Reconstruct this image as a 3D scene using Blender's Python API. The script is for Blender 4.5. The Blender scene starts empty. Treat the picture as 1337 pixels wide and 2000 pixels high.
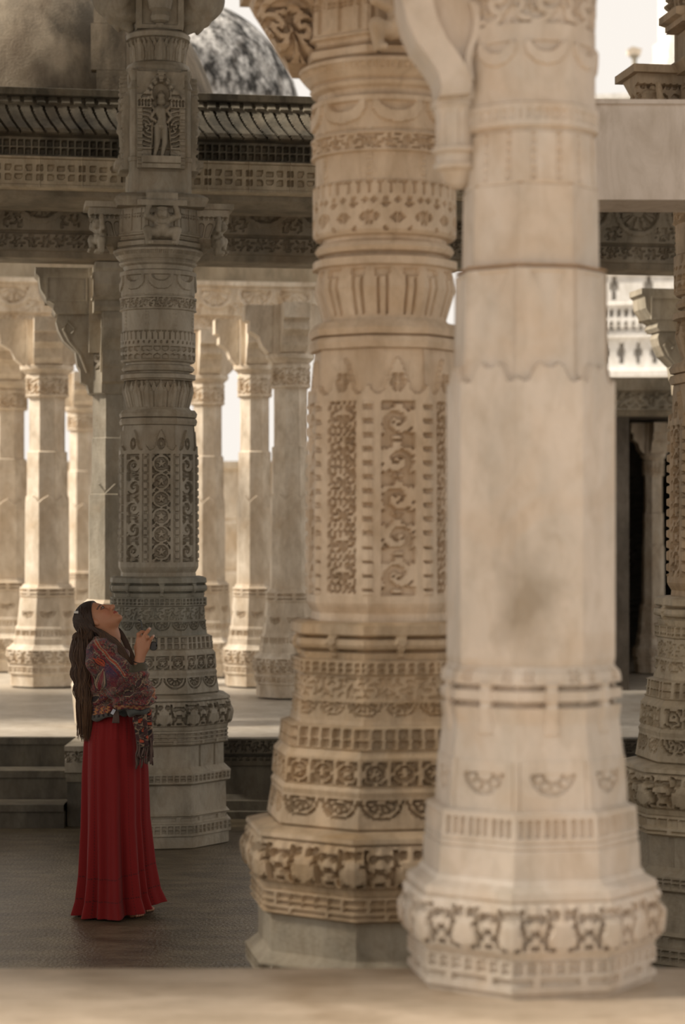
import bpy, math, random
import numpy as np
from mathutils import Vector, Matrix

# ------------------------------------------------------------------ camera, sky, sun, exposure
SC = bpy.context.scene
COL = SC.collection
F, CZ, HY, CX = 4300.0, 2.0, 1030.0, 668.5      # focal length in px, eye height, horizon row, centre column
ROT = 9.5                                        # degrees: how the building is turned to the line of sight
random.seed(7)
RNG = np.random.default_rng(7)

cam_d = bpy.data.cameras.new('camera')
cam = bpy.data.objects.new('camera', cam_d)
COL.objects.link(cam)
cam.location = (0, 0, CZ)
cam.rotation_euler = (math.pi / 2, 0, 0)
cam_d.sensor_fit = 'VERTICAL'
cam_d.sensor_height = 36
cam_d.lens = 36 * F / 2000
cam_d.shift_y = 30 / 2000
cam_d.clip_end = 300
cam_d.dof.use_dof = True
cam_d.dof.focus_distance = 11.6
cam_d.dof.aperture_fstop = 2.1
SC.camera = cam

world = bpy.data.worlds.new('world')
SC.world = world
world.use_nodes = True
wn = world.node_tree.nodes
bg = wn['Background']
bg.inputs[0].default_value = (1.0, 0.935, 0.86, 1)
bg.inputs[1].default_value = 0.82
_tc = wn.new('ShaderNodeTexCoord'); _sx = wn.new('ShaderNodeSeparateXYZ'); _mr = wn.new('ShaderNodeMapRange')
world.node_tree.links.new(_tc.outputs['Generated'], _sx.inputs[0]); world.node_tree.links.new(_sx.outputs['Y'], _mr.inputs['Value'])
_mr.inputs['From Min'].default_value = -0.2; _mr.inputs['From Max'].default_value = 0.9
_mr.inputs['To Min'].default_value = 0.74; _mr.inputs['To Max'].default_value = 0.84     # the hazy sky is brighter ahead
world.node_tree.links.new(_mr.outputs[0], bg.inputs[1])

sun_d = bpy.data.lights.new('sun', 'SUN')
sun = bpy.data.objects.new('sun', sun_d)
COL.objects.link(sun)
sun_d.energy = 5.4
sun_d.angle = math.radians(12)
sun_d.color = (1.0, 0.90, 0.76)
SUN_DIR = Vector((-0.74, -0.06, 0.66))           # towards the sun: out of the picture to the left, fairly high
sun.rotation_euler = SUN_DIR.to_track_quat('Z', 'Y').to_euler()

SC.view_settings.view_transform = 'Standard'
SC.view_settings.look = 'None'
SC.view_settings.exposure = 0.22
SC.view_settings.gamma = 1.0
SC.view_settings.use_curve_mapping = False
SC.cycles.use_denoising = True
SC.cycles.max_bounces = 7
SC.cycles.diffuse_bounces = 5
SC.cycles.glossy_bounces = 2
SC.cycles.caustics_reflective = False
SC.cycles.caustics_refractive = False

# ------------------------------------------------------------------ helpers
def at(px, py, Y):
    return Vector(((px - CX) * Y / F, Y, CZ + (HY - py) * Y / F))

def rgb(r, g, b):
    f = lambda c: ((c / 255 + 0.055) / 1.055) ** 2.4 if c > 10 else c / 255 / 12.92
    return (f(r), f(g), f(b), 1)

def stone(name, light, dark, stain, grain=1.0, stain_amt=0.45, bump=0.25, rough=0.62, mottle=0.22):
    m = bpy.data.materials.new(name)
    m.use_nodes = True
    nt = m.node_tree; N = nt.nodes; L = nt.links
    b = N['Principled BSDF']
    b.inputs['Roughness'].default_value = rough
    tc = N.new('ShaderNodeTexCoord')
    mp = N.new('ShaderNodeMapping'); mp.inputs['Scale'].default_value = (1, 1, 0.45)
    L.new(tc.outputs['Object'], mp.inputs[0])
    n1 = N.new('ShaderNodeTexNoise'); n1.inputs['Scale'].default_value = 3.2 * grain; n1.inputs['Detail'].default_value = 7; n1.inputs['Roughness'].default_value = 0.62
    L.new(mp.outputs[0], n1.inputs['Vector'])
    r1 = N.new('ShaderNodeValToRGB'); r1.color_ramp.elements[0].position = 0.40; r1.color_ramp.elements[1].position = 0.60
    r1.color_ramp.elements[0].color = dark; r1.color_ramp.elements[1].color = light
    L.new(n1.outputs['Fac'], r1.inputs[0])
    n2 = N.new('ShaderNodeTexNoise'); n2.inputs['Scale'].default_value = 1.7 * grain; n2.inputs['Detail'].default_value = 9; n2.inputs['Distortion'].default_value = 1.2
    L.new(tc.outputs['Object'], n2.inputs['Vector'])
    r2 = N.new('ShaderNodeValToRGB'); r2.color_ramp.elements[0].position = 0.5; r2.color_ramp.elements[1].position = 0.72
    r2.color_ramp.elements[0].color = (0, 0, 0, 1); r2.color_ramp.elements[1].color = (stain_amt,) * 3 + (1,)
    L.new(n2.outputs['Fac'], r2.inputs[0])
    mx = N.new('ShaderNodeMix'); mx.data_type = 'RGBA'
    L.new(r2.outputs[0], mx.inputs['Factor']); L.new(r1.outputs[0], mx.inputs['A']); mx.inputs['B'].default_value = stain
    n4 = N.new('ShaderNodeTexNoise'); n4.inputs['Scale'].default_value = 11 * grain; n4.inputs['Detail'].default_value = 8; n4.inputs['Roughness'].default_value = 0.7; n4.inputs['Distortion'].default_value = 0.6
    L.new(mp.outputs[0], n4.inputs['Vector'])
    r4 = N.new('ShaderNodeValToRGB'); r4.color_ramp.elements[0].position = 0.34; r4.color_ramp.elements[1].position = 0.56
    g0 = 1 - mottle
    r4.color_ramp.elements[0].color = (g0, g0 * 0.97, g0 * 0.92, 1); r4.color_ramp.elements[1].color = (1, 1, 1, 1)
    L.new(n4.outputs['Fac'], r4.inputs[0])
    mm = N.new('ShaderNodeMix'); mm.data_type = 'RGBA'; mm.blend_type = 'MULTIPLY'; mm.inputs['Factor'].default_value = 1.0
    L.new(mx.outputs['Result'], mm.inputs['A']); L.new(r4.outputs[0], mm.inputs['B'])
    L.new(mm.outputs['Result'], b.inputs['Base Color'])
    n3 = N.new('ShaderNodeTexNoise'); n3.inputs['Scale'].default_value = 55; n3.inputs['Detail'].default_value = 5
    L.new(tc.outputs['Object'], n3.inputs['Vector'])
    bp = N.new('ShaderNodeBump'); bp.inputs['Strength'].default_value = bump; bp.inputs['Distance'].default_value = 0.01
    L.new(n3.outputs['Fac'], bp.inputs['Height']); L.new(bp.outputs[0], b.inputs['Normal'])
    return m

def plain(name, col, rough=0.7, metal=0.0):
    m = bpy.data.materials.new(name); m.use_nodes = True
    nt = m.node_tree; b = nt.nodes['Principled BSDF']
    n = nt.nodes.new('ShaderNodeTexNoise'); n.inputs['Scale'].default_value = 30; n.inputs['Detail'].default_value = 4
    tc = nt.nodes.new('ShaderNodeTexCoord'); nt.links.new(tc.outputs['Object'], n.inputs['Vector'])
    r = nt.nodes.new('ShaderNodeValToRGB')
    r.color_ramp.elements[0].color = tuple(c * 0.82 for c in col[:3]) + (1,); r.color_ramp.elements[1].color = tuple(min(1, c * 1.15) for c in col[:3]) + (1,)
    nt.links.new(n.outputs['Fac'], r.inputs[0]); nt.links.new(r.outputs[0], b.inputs['Base Color'])
    b.inputs['Roughness'].default_value = rough; b.inputs['Metallic'].default_value = metal
    return m

def mesh_np(name, V, Q, extra=(), smooth=False):
    """V (n,3), Q (m,4) quads, extra = list of index lists (n-gons)."""
    V = np.asarray(V, np.float32); Q = np.asarray(Q, np.int32).reshape(-1, 4)
    tot = [len(e) for e in extra]
    me = bpy.data.meshes.new(name)
    me.vertices.add(len(V)); me.vertices.foreach_set('co', V.ravel())
    li = np.concatenate([Q.ravel()] + [np.asarray(e, np.int32) for e in extra]) if extra else Q.ravel()
    me.loops.add(len(li)); me.loops.foreach_set('vertex_index', li.astype(np.int32))
    starts = np.concatenate([np.arange(len(Q)) * 4, len(Q) * 4 + np.concatenate([[0], np.cumsum(tot)[:-1]])]) if extra else np.arange(len(Q)) * 4
    me.polygons.add(len(starts)); me.polygons.foreach_set('loop_start', starts.astype(np.int32))
    me.polygons.foreach_set('use_smooth', np.full(len(starts), smooth, bool))
    me.update(calc_edges=True); me.validate()
    return me

def link(name, me, mat, parent=None, loc=None, rz=0.0):
    o = bpy.data.objects.new(name, me)
    COL.objects.link(o)
    if mat is not None:
        me.materials.clear(); me.materials.append(mat)
    if parent is not None: o.parent = parent
    if loc is not None: o.location = loc
    o.rotation_euler.z = rz
    return o

def thing(name, label, cat, loc=(0, 0, 0), rz=0.0, group=None):
    o = bpy.data.objects.new(name, None); COL.objects.link(o)
    o.empty_display_size = 0.1
    o.location = loc; o.rotation_euler.z = rz
    return tag(o, label, cat, group)

def tag(o, label, cat, group=None):
    o['label'] = label; o['category'] = cat; o['kind'] = 'thing'
    if group: o['group'] = group
    return o

def struct(o):
    o['kind'] = 'structure'
    return o

def copy_tree(o, parent=None):
    c = o.copy(); COL.objects.link(c); c.parent = parent
    for ch in list(o.children): copy_tree(ch, c)
    return c

class MB:
    """collects boxes, prisms and tubes into one mesh"""
    def __init__(s): s.v = []; s.f = []
    def add(s, V, Fs):
        n = len(s.v); s.v += [tuple(p) for p in V]; s.f += [tuple(i + n for i in f) for f in Fs]
        return s
    def box(s, x0, x1, y0, y1, z0, z1, taper=0.0):
        t = taper
        V = [(x0, y0, z0), (x1, y0, z0), (x1, y1, z0), (x0, y1, z0), (x0 + t, y0 + t, z1), (x1 - t, y0 + t, z1), (x1 - t, y1 - t, z1), (x0 + t, y1 - t, z1)]
        return s.add(V, [(0, 3, 2, 1), (4, 5, 6, 7), (0, 1, 5, 4), (1, 2, 6, 5), (2, 3, 7, 6), (3, 0, 4, 7)])
    def prism(s, pts, y0, y1, axis='y'):
        """outline pts (a, z) extruded along y (or, axis x, pts are (y, z) along x)"""
        n = len(pts)
        if axis == 'y':
            V = [(a, y0, z) for a, z in pts] + [(a, y1, z) for a, z in pts]
        else:
            V = [(y0, a, z) for a, z in pts] + [(y1, a, z) for a, z in pts]
        return s.add(V, [tuple(range(n)), tuple(range(2 * n - 1, n - 1, -1))] + [(i, i + n, (i + 1) % n + n, (i + 1) % n) for i in range(n)])
    def tube(s, pts, rad, seg=8):
        P = [Vector(p) for p in pts]; R = rad if hasattr(rad, '__len__') else [rad] * len(P)
        V = []; Fs = []; up = Vector((0.13, 0.31, 0.94))
        for i, p in enumerate(P):
            d = (P[min(i + 1, len(P) - 1)] - P[max(i - 1, 0)])
            if d.length < 1e-9: d = Vector((0, 0, 1))
            d.normalize(); a = d.cross(up)
            if a.length < 1e-3: a = d.cross(Vector((1, 0, 0)))
            a.normalize(); b = d.cross(a)
            for k in range(seg):
                t = 2 * math.pi * k / seg
                V.append(p + (a * math.cos(t) + b * math.sin(t)) * R[i])
        for i in range(len(P) - 1):
            for k in range(seg):
                k2 = (k + 1) % seg
                Fs.append((i * seg + k, i * seg + k2, (i + 1) * seg + k2, (i + 1) * seg + k))
        Fs.append(tuple(range(seg - 1, -1, -1))); Fs.append(tuple((len(P) - 1) * seg + k for k in range(seg)))
        return s.add(V, Fs)
    def lathe(s, prof, seg=32, c=(0, 0, 0), a0=0.0):
        V = []; Fs = []
        for r, z in prof:
            for k in range(seg):
                t = a0 + 2 * math.pi * k / seg
                V.append((c[0] + r * math.cos(t), c[1] + r * math.sin(t), c[2] + z))
        n = len(prof)
        for i in range(n - 1):
            for k in range(seg):
                k2 = (k + 1) % seg
                Fs.append((i * seg + k, i * seg + k2, (i + 1) * seg + k2, (i + 1) * seg + k))
        Fs.append(tuple(range(seg - 1, -1, -1))); Fs.append(tuple((n - 1) * seg + k for k in range(seg)))
        return s.add(V, Fs)
    def mesh(s, name, smooth=False):
        me = bpy.data.meshes.new(name); me.from_pydata(s.v, [], s.f)
        if smooth: me.polygons.foreach_set('use_smooth', np.full(len(me.polygons), True, bool))
        me.update(); return me
    def build(s, name, mat, parent=None, loc=None, rz=0.0, smooth=False):
        return link(name, s.mesh(name, smooth), mat, parent, loc, rz)

# ---- carved relief patterns: all take coordinates along (s) and down (y) and return depth (negative = cut in)
def rep(x, p): return x - np.floor(x / p + 0.5) * p
def inbox(x, y, w, h): return (np.abs(x) < w / 2) & (np.abs(y) < h / 2)
def between(y, a, b): return (y > a) & (y < b)

def p_slots(s, y, yc, h, p, w, d, rows=1, gap=2.0, ph=0.0):
    u = rep(s + ph, p); out = np.zeros(np.broadcast(s, y).shape)
    hh = (h - gap * (rows - 1)) / rows
    for i in range(rows):
        c = yc - h / 2 + hh / 2 + i * (hh + gap)
        out = np.where(inbox(u, y - c, w, hh), -d, out)
    return out

def p_halfmed(s, y, ytop, R, p, d, n=11, ph=0.0):
    u = rep(s + ph, p); v = y - ytop; r = np.hypot(u, v); th = np.arctan2(v, u)
    out = np.zeros(r.shape); low = v > 0
    out = np.where(low & (r < R * 1.12) & (r > R), -d * 0.7, out)
    ins = low & (r < R * 0.8)
    pet = (np.cos(n * th) > -0.15) & (r > R * 0.3) & (r < R * 0.74) | (r < R * 0.24)
    out = np.where(ins, np.where(pet, -d * 0.25, -d), out)
    return out

def p_foliage(s, y, yc, h, p, d, k=0.55, seed=0):
    i = np.floor(s / p + 0.5); u = rep(s, p); v = y - yc; sg = np.where(i % 2 == 0, 1, -1)
    r = np.hypot(u, v * 1.05) / (0.5 * min(p, h)); th = np.arctan2(v, u * sg)
    arm = np.sin(2 * th + r * 6.0 + seed) > -0.35
    core = r < 0.2
    leaf = np.sin(5 * th - r * 5 + i * 1.7) > 0.1
    keep = np.where(r < 0.95, arm | core, leaf)
    ins = np.abs(v) < h / 2
    return np.where(ins & ~keep, -d, np.where(ins, -d * 0.15 * (r % 0.5), 0.0))

def p_circles(s, y, yc, R, p, d):
    u = rep(s, p); v = y - yc; r = np.hypot(u, v); th = np.arctan2(v, u)
    band = np.abs(v) < R * 1.08
    ring = (r > R * 0.74) & (r < R * 0.98)
    leaf = (r < R * 0.62) & ((np.cos(5 * th + 1.57) > -0.55) & (r < R * 0.5) | (r < R * 0.25))
    lk = (np.abs(np.abs(u) - p / 2) < p * 0.07)
    return np.where(band & ~(ring | leaf | lk), -d, np.where(band & ring, -d * 0.1, 0.0))

def p_scroll(s, y, w, p, d, kind, y0):
    """rinceau column of half width w, cell height p"""
    c = np.floor((y - y0) / p); v = (y - y0) - (c + 0.5) * p; sg = np.where(c % 2 == 0, 1.0, -1.0)
    u = s * sg; R = min(w, p / 2) * 1.02
    r = np.hypot(u, v); th = np.arctan2(v, u)
    if kind == 0:       # rings with star flowers
        ring = (r > R * 0.72) & (r < R * 1.0) & ~((th > 0.25) & (th < 0.75) & (r < R * 0.9))
        star = r < R * (0.36 + 0.16 * np.cos(5 * th + 1.57))
        tail = np.abs(v - p * 0.5 * np.sin(u / w * 1.4)) < R * 0.12
        keep = ring | star | (tail & (r > R * 0.9)) | ((r > R * 1.12) & (np.sin(7 * th) > 0.35))
    elif kind == 1:     # spiral leaves
        arm = np.sin(th * 1 + 7.5 * np.sqrt(np.maximum(r / R, 0)) * 1.25) > -0.25
        leaf = np.sin(6 * th + 4 * r / R) > -0.2
        keep = np.where(r < R * 1.0, arm & ((r > R * 0.3) | leaf) | (r < R * 0.16), leaf & (r < R * 1.25))
    else:               # mirrored lyre scrolls
        ua = np.abs(s); rr = np.hypot(ua - w * 0.42, v); t2 = np.arctan2(v, ua - w * 0.42)
        arm = np.sin(t2 * 2 + rr * 0.9) > -0.3
        keep = np.where(rr < w * 0.5, arm, np.sin(s * 0.9) * np.sin(v * 0.5 + 1) > -0.2)
    ins = np.abs(s) < w
    dome = np.clip(1 - (r / R) ** 2, 0, 1)
    return np.where(ins, np.where(keep, -d * 0.18, -d), 0.0)

def p_petals(s, y, y0, y1, p, d):
    """upright pointed lotus petals between rows y0 (tips) and y1 (roots)"""
    t = np.clip((y - y0) / (y1 - y0), 0, 1)
    def petal(u, k):
        hw = p * 0.5 * k * np.where(t < 0.45, (t / 0.45) ** 0.8, 1.0 - 0.12 * (t - 0.45))
        return np.abs(u) < hw, np.abs(u) / np.maximum(hw, 1e-3)
    m1, e1 = petal(rep(s, p), 0.9); m2, e2 = petal(rep(s + p / 2, p), 0.55)
    ins = between(y, y0, y1)
    h1 = -d * 0.12 - d * 0.18 * (np.abs(e1 - 0.55) < 0.16)
    return np.where(ins, np.where(m1, h1, np.where(m2, -d * 0.45, -d)), 0.0)

def p_crescent(s, y, yc, R, p, d):
    u = rep(s, p); v = y - yc; r = np.hypot(u, v * 1.1); r2 = np.hypot(u, (v + R * 0.32) * 1.25)
    out = np.where((v > -R * 0.25) & (r < R) & (r2 > R * 0.72), d, 0.0)
    return np.where((v > -R * 0.25) & (r2 < R * 0.66) , -d * 0.8, out)

def p_dots(s, y, yc, R, p, d, ph=0.0):
    return np.where(np.hypot(rep(s + ph, p), y - yc) < R, -d, 0.0)

def p_diamonds(s, y, yc, h, p, d):
    u = np.abs(rep(s, p)); v = np.abs(y - yc); l1 = u / (p / 2) + v / (h / 2)
    u2 = np.abs(rep(s + p / 2, p)); l2 = u2 / (p / 2) + (h / 2 - v) / (h / 2)
    ins = v < h / 2
    cut = (l1 < 0.55) & ~(np.abs(rep(s, p)) < 1.0) | (l2 < 0.34)
    return np.where(ins & cut, -d, 0.0)

def p_arcade(s, y, y0, y1, p, d):
    u = rep(s, p); R = p * 0.5; top = y0 + R - np.sqrt(np.maximum(R * R - u * u, 0))
    return np.where(between(y, y0, y1), np.where(y < top + 1.2, -d, np.where((np.abs(u) > R * 0.78), -d, 0)), 0.0)

def rowcoords(ctrl, step):
    ys = [ctrl[0]]
    for a, b in zip(ctrl[:-1], ctrl[1:]):
        n = max(1, int(math.ceil(abs(b[0] - a[0]) / step)))
        for i in range(1, n + 1):
            t = i / n; ys.append(tuple(a[j] + (b[j] - a[j]) * t for j in range(len(a))))
    return np.array(ys, float)

class Px:
    """a pillar measured on its own axis: rows y and half widths hw in photo pixels at distance Y0"""
    def __init__(s, Y0, octf, base, warp=None, sxy=1.0):
        s.Y0 = Y0; s.k = Y0 / F; s.octf = octf; s.base = base; s.warp = warp; s.sxy = sxy
    def z(s, y, hw):
        z = CZ + (HY - y) * (s.Y0 - hw * s.k) / F
        if s.warp is not None: z = np.interp(z, s.warp[0], s.warp[1])
        return z - s.base

def ring(px, name, prof, mat, parent, relief=None, step=1.6, nf=8, rot=ROT, aref=None):
    """prof bottom to top: (y, hw) or (y, hw, roundness). One closed carved ring of the pillar."""
    ctrl = [tuple(p) + ((0.0,) if len(p) == 2 else ()) for p in prof]
    rows = rowcoords(ctrl, step if relief else 1e9)
    y, hw, q = rows[:, 0:1], rows[:, 1:2], rows[:, 2:3]
    tn = math.tan(math.pi / nf)
    octf = px.octf if nf == 8 else 1.0
    am = (aref or float(np.median(hw))) * octf
    nc = max(4, int(round(2 * am * tn / step))) if relief else (4 if q.max() == 0 else 12)
    t = -1 + 2 * np.arange(nc) / nc
    T = np.tile(t, nf)[None, :]
    Kf = np.repeat(np.arange(nf), nc)[None, :]
    phi = math.radians(rot) + Kf * 2 * math.pi / nf
    a = hw * octf
    nx, ny = np.sin(phi), -np.cos(phi); tx, ty = np.cos(phi), np.sin(phi)
    dph = phi + np.arctan(T * tn) * (1 - q) + q * T * math.pi / nf
    cx_, cy_ = np.sin(phi + T * math.pi / nf), -np.cos(phi + T * math.pi / nf)
    bx = (1 - q) * a * (nx + T * tn * tx) + q * hw * cx_
    by = (1 - q) * a * (ny + T * tn * ty) + q * hw * cy_
    mx_, my_ = (1 - q) * nx + q * cx_, (1 - q) * ny + q * cy_
    if relief:
        S = T * am * tn + 0 * y; YY = y + 0 * T
        h = relief(S, YY, Kf + 0 * YY.astype(int))
        corner = (T == -1) * 1.0
        bx = bx + h * mx_; by = by + h * my_
    z = px.z(y, hw) + 0 * T
    V = np.stack([bx * px.k * px.sxy, by * px.k * px.sxy, z], -1).reshape(-1, 3)
    R_, C_ = len(rows), nf * nc
    idx = np.arange(R_ * C_).reshape(R_, C_); nxt = np.roll(idx, -1, 1)
    Q = np.stack([idx[:-1], nxt[:-1], nxt[1:], idx[1:]], -1).reshape(-1, 4)
    me = mesh_np(name, V, Q, [idx[0][::-1].tolist(), idx[-1].tolist()])
    return link(name, me, mat, parent)

def strip(name, prof, s0, s1, mat, parent=None, relief=None, step=0.012, back=0.3, loc=None, rz=0.0, bend=None):
    """long carved member: prof bottom to top (z, out); carved face looks to local -Y, runs along local X"""
    rows = rowcoords([tuple(p) for p in prof], step if relief else 1e9)
    z, out = rows[:, 0:1], rows[:, 1:2]
    n = max(1, int((s1 - s0) / step)) if relief else 1
    s = np.linspace(s0, s1, n + 1)[None, :]
    o = out + 0 * s
    if relief: o = o + relief(s + 0 * z, z + 0 * s)
    V = np.stack([s + 0 * z, -o, z + 0 * s], -1)
    R_, C_ = V.shape[:2]
    idx = np.arange(R_ * C_).reshape(R_, C_)
    Q = [np.stack([idx[:-1, :-1], idx[:-1, 1:], idx[1:, 1:], idx[1:, :-1]], -1).reshape(-1, 4)]
    V = V.reshape(-1, 3)
    m = len(V)
    zb, zt = float(z[0, 0]), float(z[-1, 0])
    B = np.array([(s0, back, zb), (s1, back, zb), (s1, back, zt), (s0, back, zt)])
    V = np.concatenate([V, B])
    ex = [[m, m + 3, m + 2, m + 1],
          idx[0, ::-1].tolist() + [m, m + 1], idx[-1].tolist() + [m + 2, m + 3],
          idx[::-1, 0].tolist() + [m, m + 3],
          idx[:, -1].tolist() + [m + 2, m + 1]]
    if bend: V = bend(V)
    me = mesh_np(name, V, Q[0], ex)
    return link(name, me, mat, parent, loc, rz)

# ---- smooth solids from distance fields (figures, cloth, hair volume)
class Field:
    def __init__(s, lo, hi, h):
        s.lo = np.array(lo, float); s.h = h
        s.n = np.ceil((np.array(hi) - s.lo) / h).astype(int) + 1
        s.f = np.full(s.n, 9.0, np.float32)
    def region(s, lo, hi):
        a = np.clip(np.floor((np.array(lo) - s.lo) / s.h).astype(int), 0, s.n)
        b = np.clip(np.ceil((np.array(hi) - s.lo) / s.h).astype(int) + 1, 0, s.n)
        sl = tuple(slice(i, j) for i, j in zip(a, b))
        g = np.meshgrid(*[s.lo[i] + s.h * np.arange(a[i], b[i]) for i in range(3)], indexing='ij', sparse=True)
        return sl, g
    def put(s, sl, d, k, sub=False):
        if min(s.f[sl].shape) == 0: return
        f = s.f[sl]
        if sub: f, d = -f, d
        hh = np.clip(0.5 + 0.5 * (f - d) / k, 0, 1)
        r = f + (d - f) * hh - k * hh * (1 - hh)
        s.f[sl] = -r if sub else r
    def cap(s, p, q, r0, r1, k=0.012, sub=False):
        p = np.array(p, float); q = np.array(q, float); m = max(r0, r1) + k + 3 * s.h
        sl, (X, Y, Z) = s.region(np.minimum(p, q) - m, np.maximum(p, q) + m)
        d = q - p; L2 = max(float(d @ d), 1e-12)
        t = np.clip(((X - p[0]) * d[0] + (Y - p[1]) * d[1] + (Z - p[2]) * d[2]) / L2, 0, 1)
        dist = np.sqrt((X - p[0] - t * d[0]) ** 2 + (Y - p[1] - t * d[1]) ** 2 + (Z - p[2] - t * d[2]) ** 2) - (r0 + (r1 - r0) * t)
        s.put(sl, dist, k, sub)
    def chain(s, pts, rad, k=0.012):
        for i in range(len(pts) - 1): s.cap(pts[i], pts[i + 1], rad[i], rad[i + 1], k)
    def ell(s, c, r, k=0.012, rot=None, sub=False):
        c = np.array(c, float); r = np.array(r, float); m = r.max() + k + 3 * s.h
        sl, (X, Y, Z) = s.region(c - m, c + m)
        X = X - c[0]; Y = Y - c[1]; Z = Z - c[2]
        if rot is not None:
            M = np.array(rot)            # rows = local axes
            X, Y, Z = (M[i][0] * X + M[i][1] * Y + M[i][2] * Z for i in range(3))
        k0 = np.sqrt((X / r[0]) ** 2 + (Y / r[1]) ** 2 + (Z / r[2]) ** 2)
        k1 = np.sqrt((X / r[0] ** 2) ** 2 + (Y / r[1] ** 2) ** 2 + (Z / r[2] ** 2) ** 2)
        s.put(sl, k0 * (k0 - 1) / np.maximum(k1, 1e-6), k, sub)
    def mesh(s, name, smooth=True, flip=False):
        f = s.f; ins = f < 0; n = np.array(f.shape)
        c = np.zeros(n - 1, np.uint8)
        offs = [(i, j, k) for i in (0, 1) for j in (0, 1) for k in (0, 1)]
        for i, j, k in offs:
            c += ins[i:n[0] - 1 + i, j:n[1] - 1 + j, k:n[2] - 1 + k]
        I = np.argwhere((c > 0) & (c < 8))
        ids = np.full(n - 1, -1, np.int32); ids[tuple(I.T)] = np.arange(len(I))
        val = np.stack([f[I[:, 0] + i, I[:, 1] + j, I[:, 2] + k] for i, j, k in offs], 1)
        acc = np.zeros((len(I), 3)); cnt = np.zeros(len(I))
        O = np.array(offs, float)
        for a in range(8):
            for b in range(a + 1, 8):
                if np.abs(O[a] - O[b]).sum() != 1: continue
                va, vb = val[:, a], val[:, b]; x = (va < 0) != (vb < 0)
                t = np.where(x, va / np.where(x, va - vb, 1), 0)
                acc += np.where(x[:, None], O[a] + (O[b] - O[a]) * t[:, None], 0); cnt += x
        V = s.lo + s.h * (I + acc / cnt[:, None])
        Q = []
        for ax in range(3):
            sa = [slice(1, -1)] * 3; sa[ax] = slice(0, -1); sb = list(sa); sb[ax] = slice(1, None)
            A, B = ins[tuple(sa)], ins[tuple(sb)]
            E = np.argwhere(A != B); st = A[tuple(E.T)]
            E = E + np.array([0 if i == ax else 1 for i in range(3)])
            u, w = [(1, 2), (2, 0), (0, 1)][ax]
            du = np.zeros(3, int); du[u] = 1; dw = np.zeros(3, int); dw[w] = 1
            q = np.stack([ids[tuple((E - du - dw).T)], ids[tuple((E - dw).T)], ids[tuple(E.T)], ids[tuple((E - du).T)]], 1)
            q[~st] = q[~st][:, ::-1]; Q.append(q)
        Q = np.concatenate(Q); Q = Q[(Q >= 0).all(1)]
        return mesh_np(name, V, Q, smooth=smooth)

# ------------------------------------------------------------------ materials
M_GREY = stone('weathered_grey_marble', (0.44, 0.39, 0.31, 1), (0.27, 0.24, 0.185, 1), (0.33, 0.25, 0.16, 1), 1.2, 0.55, 0.3)
M_TAN = stone('tan_marble', (0.68, 0.56, 0.43, 1), (0.55, 0.43, 0.31, 1), (0.46, 0.31, 0.17, 1), 1.3, 0.5, 0.3)
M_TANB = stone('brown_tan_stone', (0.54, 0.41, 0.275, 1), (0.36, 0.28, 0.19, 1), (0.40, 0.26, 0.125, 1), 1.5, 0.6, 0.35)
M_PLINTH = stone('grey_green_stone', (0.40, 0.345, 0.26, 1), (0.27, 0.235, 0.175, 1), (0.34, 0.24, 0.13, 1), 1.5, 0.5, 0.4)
M_DAMP = stone('dark_green_grey_stone', (0.33, 0.31, 0.25, 1), (0.19, 0.18, 0.145, 1), (0.25, 0.20, 0.13, 1), 1.5, 0.5, 0.35)
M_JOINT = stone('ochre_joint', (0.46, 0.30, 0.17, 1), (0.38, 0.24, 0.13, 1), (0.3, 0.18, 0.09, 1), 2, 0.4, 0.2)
M_BAND = stone('tan_band_stone', (0.56, 0.475, 0.345, 1), (0.38, 0.32, 0.23, 1), (0.28, 0.19, 0.10, 1), 1.4, 0.5, 0.3)
M_PALE = stone('pale_marble', (0.67, 0.585, 0.50, 1), (0.55, 0.49, 0.42, 1), (0.54, 0.39, 0.25, 1), 1.4, 0.5, 0.2, 0.5, 0.14)
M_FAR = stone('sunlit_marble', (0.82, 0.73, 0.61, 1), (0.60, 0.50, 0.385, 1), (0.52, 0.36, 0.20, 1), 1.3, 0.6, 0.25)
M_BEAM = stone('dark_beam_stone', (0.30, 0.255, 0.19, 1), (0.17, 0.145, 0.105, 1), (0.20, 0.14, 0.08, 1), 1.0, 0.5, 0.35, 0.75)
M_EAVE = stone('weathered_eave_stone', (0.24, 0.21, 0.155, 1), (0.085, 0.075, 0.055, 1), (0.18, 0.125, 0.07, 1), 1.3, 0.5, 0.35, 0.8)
M_DOME = stone('shade_toned_dome_plaster', (0.30, 0.245, 0.175, 1), (0.085, 0.068, 0.046, 1), (0.11, 0.075, 0.045, 1), 0.75, 0.8, 0.35, 0.85)  # stained plaster; the left dome's shade is put into its dark brown
M_STAIN = stone('lime_stained_dome', (0.80, 0.77, 0.73, 1), (0.035, 0.032, 0.028, 1), (0.22, 0.19, 0.16, 1), 2.2, 0.5, 0.3, 0.85, 0.75)
M_WHITE = stone('white_plaster', (0.77, 0.70, 0.64, 1), (0.71, 0.645, 0.585, 1), (0.54, 0.46, 0.39, 1), 0.6, 0.35, 0.06, 0.8)
M_BRIGHT = stone('white_marble_facade', (0.84, 0.82, 0.79, 1), (0.74, 0.72, 0.69, 1), (0.62, 0.57, 0.50, 1), 1.0, 0.3, 0.1)
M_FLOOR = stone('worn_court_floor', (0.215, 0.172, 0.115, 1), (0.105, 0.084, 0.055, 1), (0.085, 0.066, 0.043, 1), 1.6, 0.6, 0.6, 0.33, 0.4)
M_PLAT = stone('pale_platform_floor', (0.60, 0.545, 0.47, 1), (0.48, 0.43, 0.36, 1), (0.40, 0.32, 0.23, 1), 0.9, 0.4, 0.1, 0.45)
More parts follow.
